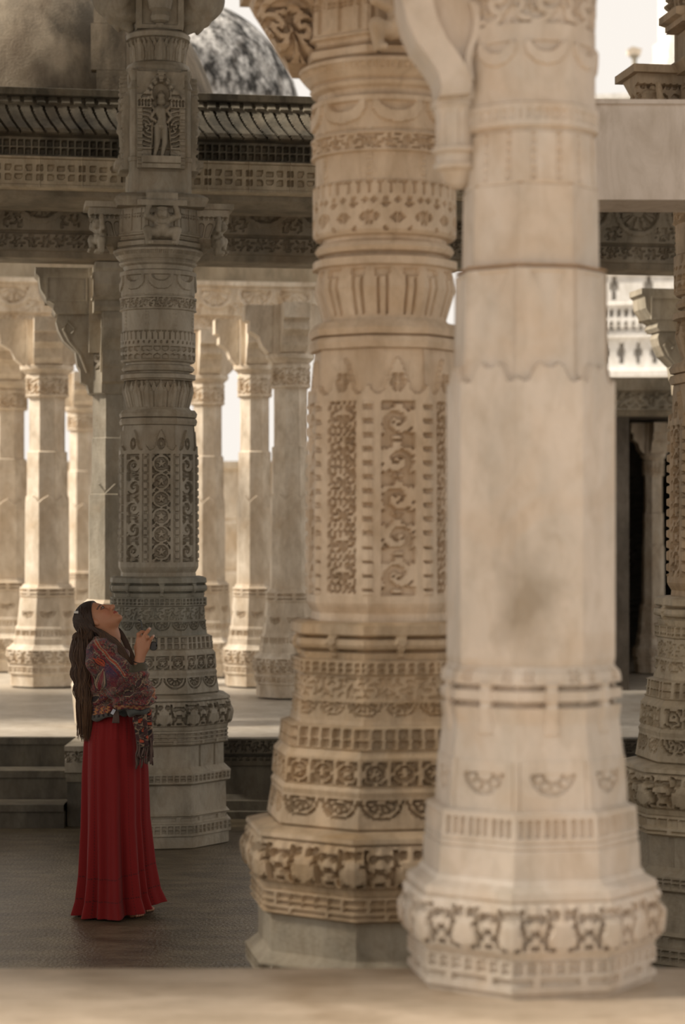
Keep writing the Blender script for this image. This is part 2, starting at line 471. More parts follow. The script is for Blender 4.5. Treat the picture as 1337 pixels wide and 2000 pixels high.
M_NEARFL = stone('tan_platform_floor', (0.58, 0.475, 0.365, 1), (0.44, 0.355, 0.265, 1), (0.30, 0.21, 0.13, 1), 1.1, 0.5, 0.1, 0.4)
M_STEP = stone('dark_step_stone', (0.155, 0.135, 0.10, 1), (0.085, 0.074, 0.056, 1), (0.09, 0.07, 0.048, 1), 1.4, 0.5, 0.4, 0.75)
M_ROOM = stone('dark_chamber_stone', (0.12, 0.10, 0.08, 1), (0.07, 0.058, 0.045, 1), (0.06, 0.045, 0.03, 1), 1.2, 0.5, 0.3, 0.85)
# long grain for the worn floors
for n in M_STAIN.node_tree.nodes:
    if n.type == 'MAPPING': n.inputs['Scale'].default_value = (1, 1, 0.55); n.inputs['Rotation'].default_value = (0, 0.5, 0)
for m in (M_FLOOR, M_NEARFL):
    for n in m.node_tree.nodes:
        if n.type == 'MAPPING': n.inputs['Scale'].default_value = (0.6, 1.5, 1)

R = math.radians
# the pale shaft carries one brown-grey blotch low on its front
M_SHAFT = M_PALE.copy(); M_SHAFT.name = 'pale_marble_with_blotch'
nt = M_SHAFT.node_tree; N = nt.nodes; L = nt.links
pb = next(n for n in N if n.type == 'BSDF_PRINCIPLED'); src = pb.inputs['Base Color'].links[0].from_socket
tc = N.new('ShaderNodeTexCoord'); mp = N.new('ShaderNodeMapping'); mp.inputs['Location'].default_value = (0.2, 1.35, -3.85); mp.inputs['Scale'].default_value = (6.5, 6.0, 3.4)
L.new(tc.outputs['Object'], mp.inputs[0])
nz = N.new('ShaderNodeTexNoise'); nz.inputs['Scale'].default_value = 9; nz.inputs['Detail'].default_value = 7; L.new(tc.outputs['Object'], nz.inputs['Vector'])
ln = N.new('ShaderNodeVectorMath'); ln.operation = 'LENGTH'; L.new(mp.outputs[0], ln.inputs[0])
ad = N.new('ShaderNodeMath'); ad.operation = 'MULTIPLY_ADD'; L.new(nz.outputs['Fac'], ad.inputs[0]); ad.inputs[1].default_value = 1.6; L.new(ln.outputs['Value'], ad.inputs[2])
mr = N.new('ShaderNodeMapRange'); mr.inputs['From Min'].default_value = 0.85; mr.inputs['From Max'].default_value = 1.65; mr.inputs['To Min'].default_value = 0.75; mr.inputs['To Max'].default_value = 0.0
L.new(ad.outputs[0], mr.inputs['Value'])
mb_ = N.new('ShaderNodeMix'); mb_.data_type = 'RGBA'; L.new(mr.outputs[0], mb_.inputs['Factor']); L.new(src, mb_.inputs['A']); mb_.inputs['B'].default_value = (0.27, 0.215, 0.15, 1)
L.new(mb_.outputs['Result'], pb.inputs['Base Color'])
ZB, ZN = 0.547, 0.638            # floor of the far platform, of the near platform
UR = Vector((math.cos(R(ROT)), math.sin(R(ROT)), 0)); VR = Vector((-math.sin(R(ROT)), math.cos(R(ROT)), 0))

# ------------------------------------------------------------------ the setting
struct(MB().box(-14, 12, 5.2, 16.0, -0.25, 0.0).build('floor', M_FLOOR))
EDGE_N = 6.80
f = MB().box(-9, 9, -3.0, EDGE_N, 0.0, ZN)
f.box(0.27, 0.87, EDGE_N, 7.02, 0.0, ZN - 0.004)
struct(f.build('floor_near_platform', M_NEARFL))
struct(MB().box(-16, 14, 15.25, 60, 0.0, ZB).build('floor_far_platform', M_PLAT))
# unseen slab above the picture, added to keep the sun off the nearest pillar
struct(MB().box(-7, 3.4, 5.9, 7.0, 3.985, 4.4).build('ceiling_added_sun_shade', M_PALE))
# roof over the sunken hall, carried by the tall pillars
struct(MB().box(-14, 12, 7.0, 14.7, 5.9, 6.2).build('ceiling', M_BEAM))

def face_frieze(s, z):
    y = -z * 300; x = s * 300
    h = p_foliage(x, y, -ZB * 300 + 17, 22, 24, 4.5) / 300
    h = h + p_slots(x, y, -ZB * 300 + 42, 9, 14, 8, 4, 2) / 300
    return h
struct(strip('wall_platform_front', [(0, 0.10), (0.05, 0.10), (0.055, 0.07), (0.12, 0.07), (0.125, 0.03), (0.16, 0.0), (0.355, 0.0), (0.36, 0.03), (0.42, 0.05), (0.425, 0.01), (0.44, 0.01), (0.445, 0.06), (ZB + 0.002, 0.075)],
             -0.95, 6, M_STEP, None, face_frieze, 0.008, 0.05, (0, 15.19, 0)))
st = thing('stone_steps', 'dark stone steps rising to the far platform at left', 'steps', (-2.9, 15.25, 0))
for i, (d, h) in enumerate(((0.62, 0.158), (0.32, 0.35), (0.06, ZB + 0.003))):
    b = MB().box(-3.2, 1.05, -d, 0.0, 0 if i == 0 else (0.158, 0.35)[i - 1], h)
    b.box(-3.2, 1.05, -d - 0.025, 0.0, h - 0.045, h + 0.0015)
    b.build('step', M_STEP, st)
def cheek_rel(s, z):
    return p_foliage(s * 300, -z * 300, -ZB * 300 + 22, 22, 20, 5) / 300
ck = thing('stair_end_block', 'small carved stone end block of the far platform beside the steps', 'stone block', (-1.725, 14.66, 0))
strip('carved_block', [(0.30, -0.04), (0.36, 0.0), (0.37, 0.03), (0.50, 0.03), (0.51, 0.05), (ZB, 0.05)], -0.12, 0.12, M_GREY, ck, cheek_rel, 0.006, 0.58)
MB().box(-0.115, 0.3, 0.06, 0.58, 0, 0.30).build('block_base', M_STEP, ck)

# ------------------------------------------------------------------ the tall carved pillars round the hall
def figure_dwarf(mat, parent, loc, rz, scale=1.0, lean=False, name='dwarf_figure', cell=0.0055):
    """pot-bellied squatting bearer with raised arms, height 0.24, back to local +Y"""
    f = Field((-0.13, -0.10, -0.02), (0.13, 0.10, 0.27), cell)
    f.ell((0, 0.0, 0.085), (0.055, 0.05, 0.05)); f.ell((0, 0.0, 0.135), (0.055, 0.042, 0.04))
    f.ell((0, -0.034, 0.184), (0.036, 0.036, 0.042), 0.005); f.ell((0, -0.026, 0.214), (0.040, 0.036, 0.014), 0.004)
    f.ell((0, -0.072, 0.180), (0.007, 0.009, 0.012), 0.004); f.cap((-0.013, -0.067, 0.163), (0.013, -0.067, 0.163), 0.0045, 0.0045, 0.003)
    for sx in (-1, 1):
        f.ell((sx * 0.015, -0.066, 0.194), (0.008, 0.006, 0.005), 0.003)
        f.ell((sx * 0.040, -0.02, 0.172), (0.009, 0.01, 0.02), 0.004)
        f.chain([(sx * 0.05, -0.01, 0.148), (sx * 0.102, -0.03, 0.165), (sx * 0.086, -0.035, 0.225), (sx * 0.068, -0.03, 0.25)], [0.023, 0.019, 0.016, 0.016], 0.008)
        f.chain([(sx * 0.035, 0, 0.06), (sx * 0.095, -0.03, 0.075), (sx * 0.085, -0.02, 0.0)], [0.032, 0.027, 0.021], 0.01)
        f.cap((sx * 0.085, -0.02, 0.0), (sx * 0.07, -0.055, -0.005), 0.02, 0.014, 0.008)
        f.cap((sx * 0.04, -0.04, 0.115), (sx * 0.0, -0.05, 0.105), 0.005, 0.005, 0.004)
    o = link(name, f.mesh(name), mat, parent, loc, rz)
    o.scale = (scale,) * 3
    return o

def relief_height(shapes, s, y):
    """rounded half-relief: capsules (x0, y0, x1, y1, r0, r1, lift)"""
    h = np.zeros(np.broadcast(s, y).shape)
    for x0, y0, x1, y1, r0, r1, lift in shapes:
        dx, dy = x1 - x0, y1 - y0; L = max(dx * dx + dy * dy, 1e-9)
        t = np.clip(((s - x0) * dx + (y - y0) * dy) / L, 0, 1)
        d = np.hypot(s - x0 - t * dx, y - y0 - t * dy); r = r0 + (r1 - r0) * t
        h = np.maximum(h, np.where(d < r, lift * 0.4 + np.sqrt(np.maximum(r * r - d * d, 0)), 0))
    return h

def deity_relief_fn(v):
    """standing figure in a niche, coordinates in px: s from -46 to 46, y from 0 (top) to 190 (foot)"""
    def fn(s, y):
        h = np.full(np.broadcast(s, y).shape, 0.0)
        # side pilasters and niche
        h = np.where(np.abs(s) < 18, -7.0, h)
        h = np.where((np.abs(s) < 18) & (y < 44) & (np.hypot(s, (y - 44) * 0.8) > 17), 2.0, h)
        h = np.where((np.abs(s) > 36) & (np.sin(y * 0.5) > -0.2), 2.5, h)
        h = np.where((np.abs(s) > 20) & (np.abs(s) < 35) & (y > 72) & (y < 150), -4 + p_foliage(np.abs(s) - 27, y, 110, 78, 15, 5) + 4, h)
        for yy in (58, 70, 152):
            h = np.where((np.abs(s) > 18) & (np.abs(y - yy) < 2.5), 4.0, h)
        h = np.where((np.abs(s) > 20) & (y > 58) & (y < 70) & (np.abs(rep(s, 6)) < 1.6), -3, h)
        # pointed canopy with pierced rays
        can = (y < 58) & (np.abs(s) < 6 + (y / 58) ** 1.2 * 38)
        th = np.arctan2(y - 46, s); rr = np.hypot(s, y - 46)
        ray = (np.sin(th * 13) > 0.35) & (rr > 20) & (rr < 40)
        h = np.where(can & (np.hypot(s, (y - 44) * 0.8) > 17), np.where(ray, -3.5, 4.0 + np.sin(rr * 0.8) * 0.8), h)
        h = np.where((y < 46) & ~can, -6.0, h)
        # lower ledge
        h = np.where((y > 168) & (np.abs(s) < 37), 11.0, h)
        h = np.where((y > 182) & (np.abs(s) < 37), 5.0, h)
        fig = [(0, 52, 0, 60, 7, 8, 6), (0, 40, 0, 47, 3, 8, 6), (0, 68, 0, 70, 4, 4, 6), (-2, 78, 2, 92, 11, 8, 7), (2, 92, 0, 108, 8, 10, 7),
               (-10, 76, -20, 92, 4, 3.4, 7), (-20, 92, -10, 98, 3.4, 3, 9), (10, 76, 20, 90, 4, 3.4, 7), (20, 90, 12, 100, 3.4, 3, 9),
               (-11, 76, -21, 66, 3.6, 3, 5), (11, 76, 21, 66, 3.6, 3, 5), (-5, 108, -7, 140, 7.5, 5.5, 6), (-7, 140, -12, 164, 5.5, 3.6, 6), (5, 108, 7, 140, 7.5, 5.5, 6),
               (7, 140, 2, 164, 5.5, 3.6, 6), (-12, 166, -18, 167, 3, 2.5, 7), (2, 166, 8, 167, 3, 2.5, 7), (-16, 100, -18, 150, 1.6, 1.6, 4), (15, 100, 19, 148, 1.6, 1.6, 4),
               (22, 160, 30, 164, 5, 4, 4), (-27, 158, -27, 165, 4, 4, 3), (-18, 150, 18, 150, 1.4, 1.4, 4), (-12, 108, 12, 108, 2, 2, 8)]
        fh = relief_height(fig, s, y)
        return np.where(fh > 0, np.maximum(h, fh - 4.5), h)
    return fn

def arch_panel(s, z):
    x = s * 300; y = -z * 300
    h = np.where((np.abs(rep(x - 9, 18)) < 6.2) & (y > -26 - 6 * np.sqrt(np.maximum(0, 1 - (rep(x - 9, 18) / 6.2) ** 2))) & (y < -6), -5.0, 0.0)
    h = h + p_dots(x, y, -41, 3.0, 9, 4)
    return h / 300

def pot_leaves(u, v, p, h, d):
    a = np.abs(u) / p; t = v / h
    stalk = (np.abs(a - 0.27 - 0.03 * np.sin(t * 6)) < 0.035) & (np.abs(t) < 0.44)
    fan = (a > 0.42) & (np.sin(t * 19) > 0.35) & (np.abs(t) < 0.45)
    curl = (np.hypot((a - 0.37) * p, (t + 0.22) * h) < 0.09 * h) | (np.hypot((a - 0.36) * p, (t - 0.2) * h) < 0.08 * h)
    eye = (np.hypot((a - 0.12) * p, (t + 0.30) * h) < 0.10 * h) | ((a < 0.22) & (np.abs(t + 0.06) < 0.03) & (a > 0.13))
    foot = (a > 0.12) & (a < 0.22) & (t > 0.40) & (t < 0.47)
    return np.where(stalk | fan | curl | eye | foot, -d, 1.5 * np.cos(a * 25))

def court_pillar(loc, label, mat, sxy, step, variant, warp=None, low=None, foot=None):
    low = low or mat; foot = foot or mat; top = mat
    t = thing('carved_marble_pillar', label, 'pillar', loc, 0, 'tall carved pillars round the sunken hall')
    px = Px(14.1, 0.952, 0.0, warp, sxy)
    def rg(name, prof, rel=None, **k):
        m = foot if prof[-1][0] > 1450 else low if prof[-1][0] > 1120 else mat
        if variant == 0 and 1120 < prof[-1][0] < 1240: m = M_DAMP
        return ring(px, name, prof, m, t, rel, k.pop('step', step), **k)
    # --- plinth
    def r_plinth(s, y, k):
        return p_slots(s, y, 1624, 13, 12, 9, 4, 2) + p_slots(s, y, 1604, 7, 56, 46, 3)
    rg('plinth', [(1659, 139), (1637, 139), (1636, 143), (1613, 143), (1611, 137), (1598, 137), (1596, 141), (1591, 134), (1536, 133)], r_plinth)
    rg('slotted_band', [(1536, 136), (1533, 142), (1514, 143), (1511, 139), (1501, 129)], lambda s, y, k: p_slots(s, y, 1523, 11, 12, 9, 4, 2))
    def r_blk(s, y, k): return np.where((k % 2 == 1) & (np.abs(np.abs(s) - 22) < 2.2) & (variant != 1), -3.0, 0.0)
    rg('base_block', [(1501, 129), (1459, 129)], r_blk)
    rg('slotted_band', [(1459, 131), (1456, 138), (1431, 138), (1429, 134)], lambda s, y, k: p_slots(s, y, 1441, 13, 16, 13, 4.5, 2) + p_slots(s, y, 1453, 3.5, 44, 38, 4))
    # --- pot moulding
    def r_pot(s, y, k):
        u = rep(s, 58); pot = (np.hypot(u / 13, (y - 1406) / 11) < 1) | ((np.abs(u) < 9) & between(y, 1390, 1398))
        bul = 6.0 * np.sqrt(np.clip(1 - ((y - 1397) / 27) ** 2, 0, 1))
        fol = pot_leaves(u, y - 1397, 58, 46, 9)
        return np.where(between(y, 1373, 1421), bul + np.where(pot, 1.5, fol), 0.0)
    rg('pot_moulding', [(1429, 136), (1422, 138), (1421, 139), (1397, 141), (1372, 137), (1371, 142), (1366, 141), (1360, 124), (1359, 121)], r_pot)
    # --- receding tiers
    rg('carved_tier', [(1359, 116), (1356, 120), (1322, 115), (1316, 116), (1311, 113)], lambda s, y, k: p_halfmed(s, y, 1326, 19, 46, 7, 11, 23))
    rg('carved_tier', [(1311, 113), (1308, 115), (1282, 113), (1279, 113), (1271, 107)], lambda s, y, k: p_circles(s, y, 1296, 12.5, 29, 6))
    def r_pierced(s, y, k):
        h = p_slots(s, y, 1258, 21, 13, 8, 6, 2, 3)
        return h + np.where(np.abs(rep(s, 26)) < 1.2, 0, 0)
    rg('carved_tier', [(1271, 107), (1269, 109), (1246, 107), (1243, 99)], r_pierced)
    rg('leaf_tier', [(1243, 97), (1238, 96), (1214, 95), (1213, 93), (1186, 92)],
       lambda s, y, k: p_halfmed(s, y, 1217, 14, 34, 4, 9) + p_foliage(s, y, 1200, 22, 30, 2.6))
    rg('dentil_band', [(1186, 92), (1184, 96), (1169, 96), (1168, 92)], lambda s, y, k: p_slots(s, y, 1177, 11, 10, 6.5, 4, 2, 2))
    def r_tor(s, y, k):
        strap = np.abs(s) < 4.5 + 3 * np.clip((1150 - y) / 20, -0.3, 1)
        g = between(y, 1141, 1145) | between(y, 1156, 1160)
        return np.where(g & ~strap, -7.0, np.where(strap & between(y, 1139, 1166), 2.5, 0.0))
    rg('ring_moulding', [(1168, 90), (1160, 92), (1157, 95), (1151, 97), (1145, 96), (1141, 93), (1139, 96), (1130, 95), (1127, 88)], r_tor)
    # --- octagonal shaft with scroll panels
    def r_shaft(s, y, k):
        h = np.zeros(s.shape)
        crest = 879 - 36 * np.exp(-(s / 9.5) ** 2) - 4 * (np.abs(s) < 13) - 10 * np.exp(-((np.abs(s) - 30) / 4.5) ** 2)
        h = np.where(y < crest, -5.0, h)
        eye = np.hypot(s / 7, (y - 866) / 11)
        h = np.where((eye < 1) & (eye > 0.35) & (np.abs(s) > 1.2), -5, h)
        h = np.where((np.abs(np.abs(s) - 14) < 3.0) & (np.abs(y - 872 - (np.abs(s) - 14) * 1.3) < 2.2), -4, h)
        body = between(y, 886, 1098)
        kinds = (k + variant) % 2
        pan = np.where(kinds == 0, p_scroll(s, y, 17.0, 34.5, 8, 0 if variant != 1 else 2, 888), p_scroll(s, y, 15.5, 42, 8, 1, 888))
        h = np.where(body & (np.abs(s) < 17), pan, h)
        bead = np.abs(s) > 26.3
        h = np.where(body & bead, np.where(np.abs(rep(y, 15.4)) < 1.7, -5, 1.4 * np.sqrt(np.clip(1 - (rep(y + 7.7, 15.4) / 9) ** 2, 0, 1))), h)
        h = np.where(body & (np.abs(np.abs(s) - 25.2) < 1.0), -2.6, h)
        return h
    rg('shaft', [(1127, 75), (1119, 74), (1112, 78), (1108, 79.5), (1100, 79.5), (886, 78.5), (838, 77), (829, 76)], r_shaft, aref=78)
    rg('ring_moulding', [(829, 70), (828, 76, 0.3), (821, 78, 0.3), (816, 76, 0.3), (814, 70, 0.3), (813, 76, 0.3), (806, 78, 0.3), (799, 73, 0.3)], None)
    # --- lotus band
    if variant == 1:
        def r_lot(s, y, k):
            u = rep(s, 29); e = 8.5 - 5.5 * np.clip((y - 742) / 22, 0, 1) ** 0.7 + 1.5 * np.clip((y - 775) / 20, 0, 1)
            ln = np.abs(np.abs(np.abs(u) - 14.5) - (14.5 - 11.5 + 0.9) - (e - 3) * 0.55) < 1.0
            return np.where(between(y, 742, 792) & ln, -4.5, np.where(between(y, 741, 750) & (np.abs(np.abs(u) - 14.5) < 6) , -4, 0))
    else:
        def r_lot(s, y, k): return p_petals(s, y, 741, 795, 27.6, 10)
    rg('lotus_band', [(799, 66, .6), (795, 63, .6), (780, 67, .6), (762, 72, .6), (745, 70, .6), (739, 68, .6), (737, 74, .6), (729, 74, .6), (727, 66, .6)], r_lot)
    rg('ring_moulding', [(727, 60, 1), (724, 62, 1), (722, 68, 1), (717, 71, 1), (712, 68, 1), (710, 62, 1), (706, 63, 1)], None)
    # --- round upper shaft
    def r_up(s, y, k):
        h = np.zeros(s.shape)
        if variant == 1:
            h = h + p_diamonds(s, y, 687, 30, 25, 5)
            h = h + p_dots(s, y, 668, 2.4, 12, 4)
        else:
            u = rep(s, 15.5)
            h = h + np.where(between(y, 676, 699) & (np.hypot(np.abs(u) - 7.7, np.abs(y - 687.5) - 11) < 8) & (np.abs(y - 687.5) > 2.5) & (np.abs(u) > 1.6), -4.5, 0)
            h = h + p_dots(s, y, 667, 2.0, 11.5, 4)
        h = h + np.where(between(y, 645, 661), p_arcade(s, y, 645, 661, 11.5, 3.2), 0)
        h = h + np.where(y < 644, -3.2, 0)
        st = np.abs(np.abs(s) - 28) < 3.4
        h = h + np.where(between(y, 566, 644) & st, 2.0 * np.abs(np.sin(y * 0.42)), 0)
        band = between(y, 576, 603)
        h = np.where(band, np.where(between(y, 580, 599), p_foliage(s, y, 589.5, 18, 16, 3.5) + 0.5, 1.5), h)
        h = np.where(between(y, 528, 572), p_crescent(s, y, 541, 25, 56, 3.5) - 2.0, h)
        h = np.where(y < 534, 0.5, h)
        return h
    rg('upper_shaft', [(706, 64, 1), (704, 70, 1), (700, 73, 1), (664, 73, 1), (640, 73, 1), (526, 74, 1), (524, 66, 1)], r_up, aref=72)
    # --- capital
    def r_capring(s, y, k):
        return np.where(between(y, 486, 494) & (np.abs(rep(s, 3.6)) < 1.0), -2.0, 0)
    rg('capital_ring', [(524, 66, 1), (516, 68, 1), (512, 74, 1), (508, 76, 1), (504, 73, 1), (502, 76, 1), (494, 82, 1), (486, 87, 1), (482, 87, 1), (479, 80, 1)], r_capring)
    def r_capb(s, y, k):
        h = np.where(between(y, 452, 457), 4.0, 0) + np.where(between(y, 462, 466), 3.0, 0)
        h = h + np.where(np.abs(rep(s, 24)) < 1.3, -3, 0) * between(y, 405, 448)
        return h + p_slots(s, y, 418, 8, 7, 4, 3, 2, 2)
    rg('capital_block', [(479, 78), (476, 83), (468, 84), (466, 76), (447, 82), (403, 80), (400, 80)], r_capb)
    kx = px.k * sxy
    zc = px.z(404, 80)
    for i in range(4):                                   # four bracket arms with bearers, one per face
        a = R(ROT + 90 * i)
        n = Vector((math.sin(a), -math.cos(a), 0))
        if i in (0, 2):
            figure_dwarf(mat, t, n * (0.285 * sxy) + Vector((0, 0, px.z(474, 80))), a, 0.98, cell=0.0045 if step < 2 else 0.007)
            b = MB().box(-0.155, 0.155, -0.335 * sxy, -0.1, zc, zc + 0.035).box(-0.10, 0.10, -0.30 * sxy, -0.1, zc + 0.035, zc + 0.085)
            b.build('bracket_slab', mat, t, None, a)
        else:
            sg = 1 if i == 1 else -1
            x0, x1 = 0.235 * sxy, 0.445 * sxy
            def taper(V, sg=sg):
                k_ = 0.30 + 0.70 * np.clip(V[:, 2] / 0.19, 0, 1) ** 0.8
                V[:, 0] = sg * x0 + (V[:, 0] - sg * x0) * k_
                return V
            rel_ = (lambda s, z, sg=sg: arch_panel(s - sg * 0.30 * sxy, z - 0.075)) if variant != 1 else (lambda s, z: p_foliage(s * 300, -z * 300, -45, 70, 32, 12) / 300)
            br = strip('bracket', [(0, -0.09), (0.03, 0.02), (0.085, 0.085), (0.215, 0.085), (0.22, 0.11), (0.265, 0.115)], min(sg * x0, sg * x1), max(sg * x0, sg * x1), mat, t, rel_, 0.005, 0.115,
                       Vector((0, 0, zc - 0.255)), R(ROT), taper)
            for d_ in ((0.085, 0.0) if variant != 1 else ()):
                figure_dwarf(mat, br, (sg * (0.425 * sxy - 0.05), -d_, 0.0), sg * math.pi / 2 * 0.8, 0.86, name='bearer_figure', cell=0.0065).rotation_euler.y = -sg * 0.16
            MB().box(-0.15, 0.15, -0.47 * sxy, -0.15, zc + 0.01, zc + 0.045).build('bracket_slab', mat, t, None, a)
    rg('capital_slab', [(402, 84), (392, 88), (388, 90), (384, 88), (380, 80), (377, 72)], None, nf=4)
    # --- figure block
    def r_core(s, y, k):
        return np.where((np.abs(s) > 43), -4.0, 0) + np.where((np.abs(np.abs(s) - 43) < 1.2), -3.0, 0) + np.where(np.abs(y - 334) < 1.5, 1.5, 0)
    rg('figure_block', [(378, 58), (134, 56)], r_core, nf=4, step=max(step, 2.0))
    fn = deity_relief_fn(variant)
    s_px = 1 / 307.0 * sxy
    def rel(s, z):
        return fn(s / s_px, 190 - z / (px.z(140, 60) - px.z(330, 60)) * 190) * s_px * 1.45
    hz = px.z(140, 60) - px.z(330, 60)
    for i in range(4):
        a = R(ROT + 90 * i); n = Vector((math.sin(a), -math.cos(a), 0))
        strip('deity_relief', [(0, 0.0), (hz, 0.0)], -46 * s_px, 46 * s_px, mat, t, rel, 0.0042 if (i == 0 and step < 2) else 0.008, 0.07,
              n * (70 * s_px) + Vector((0, 0, px.z(330, 60))), a)
    for i in range(4):                                   # corner colonnettes
        a = R(ROT + 45 + 90 * i)
        c = Vector((math.sin(a), -math.cos(a), 0)) * (68 * s_px)
        z0, z1 = px.z(378, 60), px.z(138, 60)
        MB().lathe([(0.042, z0), (0.042, z0 + 0.2), (0.048, z0 + 0.205), (0.048, z0 + 0.23), (0.038, z0 + 0.235), (0.038, z1 - 0.12), (0.048, z1 - 0.11), (0.03, z1 - 0.06), (0.045, z1)], 12, tuple(c)).build('colonnette', mat, t)
    rg('ring_moulding', [(136, 58, 1), (133, 60, 1), (126, 63, 1), (119, 60, 1), (117, 54, 1)], None)
    rg('upper_lotus_band', [(117, 54, 1), (112, 55, 1), (90, 57, 1), (74, 61, 1), (68, 62, 1), (66, 62, 1), (59, 63, 1), (56, 58, 1)], lambda s, y, k: p_petals(s, y, 69, 116, 24, 8))
    def r_topb(s, y, k):
        fr = (np.abs(s) < 34) & (y > -60) & (y < 46)
        return np.where(fr, np.where(np.abs(np.abs(s) - 0) + np.abs(rep(y + 5, 60)) * 0.5 < 13, 0.0, -6.0), 0.0)
    rg('upper_capital', [(56, 44), (52, 46), (-70, 46), (-80, 60), (-110, 70)], r_topb, nf=4, step=max(step, 2.2))
    for i in range(4):
        a = R(ROT + 90 * i)
        z0, z1 = px.z(42, 45), px.z(-60, 45)
        if i == 0:
            c = Vector((math.sin(a), -math.cos(a), 0)) * (0.155 * sxy)
            MB().lathe([(0.03, z0 - 0.01), (0.055, z0), (0.062, z0 + 0.03), (0.05, z0 + 0.06), (0.07, z0 + 0.075), (0.08, z0 + 0.13), (0.06, z0 + 0.19), (0.08, z0 + 0.20), (0.085, z0 + 0.23), (0.05, z0 + 0.24), (0.06, z1)], 20, tuple(c)).build('vase_relief', mat, t, smooth=False)
            continue
        f = Field((-0.14, -0.46 * sxy, z0 - 0.06), (0.14, -0.08, z1 + 0.02), 0.009)
        f.ell((0, -0.26 * sxy, z0 + 0.15), (0.085, 0.15, 0.125), 0.03); f.ell((0, -0.37 * sxy, z0 + 0.19), (0.06, 0.06, 0.09), 0.03)
        f.ell((0, -0.2 * sxy, z0 + 0.06), (0.07, 0.12, 0.05), 0.02); f.cap((0, -0.3 * sxy, z0 + 0.04), (0, -0.18 * sxy, z0 - 0.02), 0.035, 0.03, 0.02)
        f.cap((0, -0.2, z1 - 0.06), (0, -0.40 * sxy, z1 - 0.06), 0.07, 0.06, 0.03); f.cap((0, -0.27 * sxy, z0 - 0.005), (0, -0.25 * sxy, z0 - 0.035), 0.02, 0.012, 0.01)
        for sx in (-1, 1):
            f.ell((sx * 0.075, -0.24 * sxy, z0 + 0.16), (0.02, 0.06, 0.07), 0.008)
        link('upper_bracket', f.mesh('upper_bracket'), mat, t, None, a)
    rg('roof_capital', [(-110, 74), (-125, 100), (-187, 110)], None, nf=4)
    return t

wp = court_pillar((-1.18, 14.1, 0), 'tall grey carved pillar directly behind the woman, with a deity relief near its top', M_GREY, 1.0, 1.6, 0)
WARP2 = ([0, 1.25, 1.655, 1.72, 2.6, 3.2, 3.645, 3.80, 8], [0, 1.235, 1.625, 1.70, 2.59, 3.2, 3.555, 3.70, 7.9])
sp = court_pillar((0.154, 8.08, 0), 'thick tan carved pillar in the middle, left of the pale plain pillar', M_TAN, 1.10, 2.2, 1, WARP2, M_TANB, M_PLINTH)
rp = court_pillar((1.76, 10.0, 0), 'carved pillar cut off by the right edge of the photo', M_TANB, 1.06, 3.0, 2, None, M_BAND, M_PLINTH)

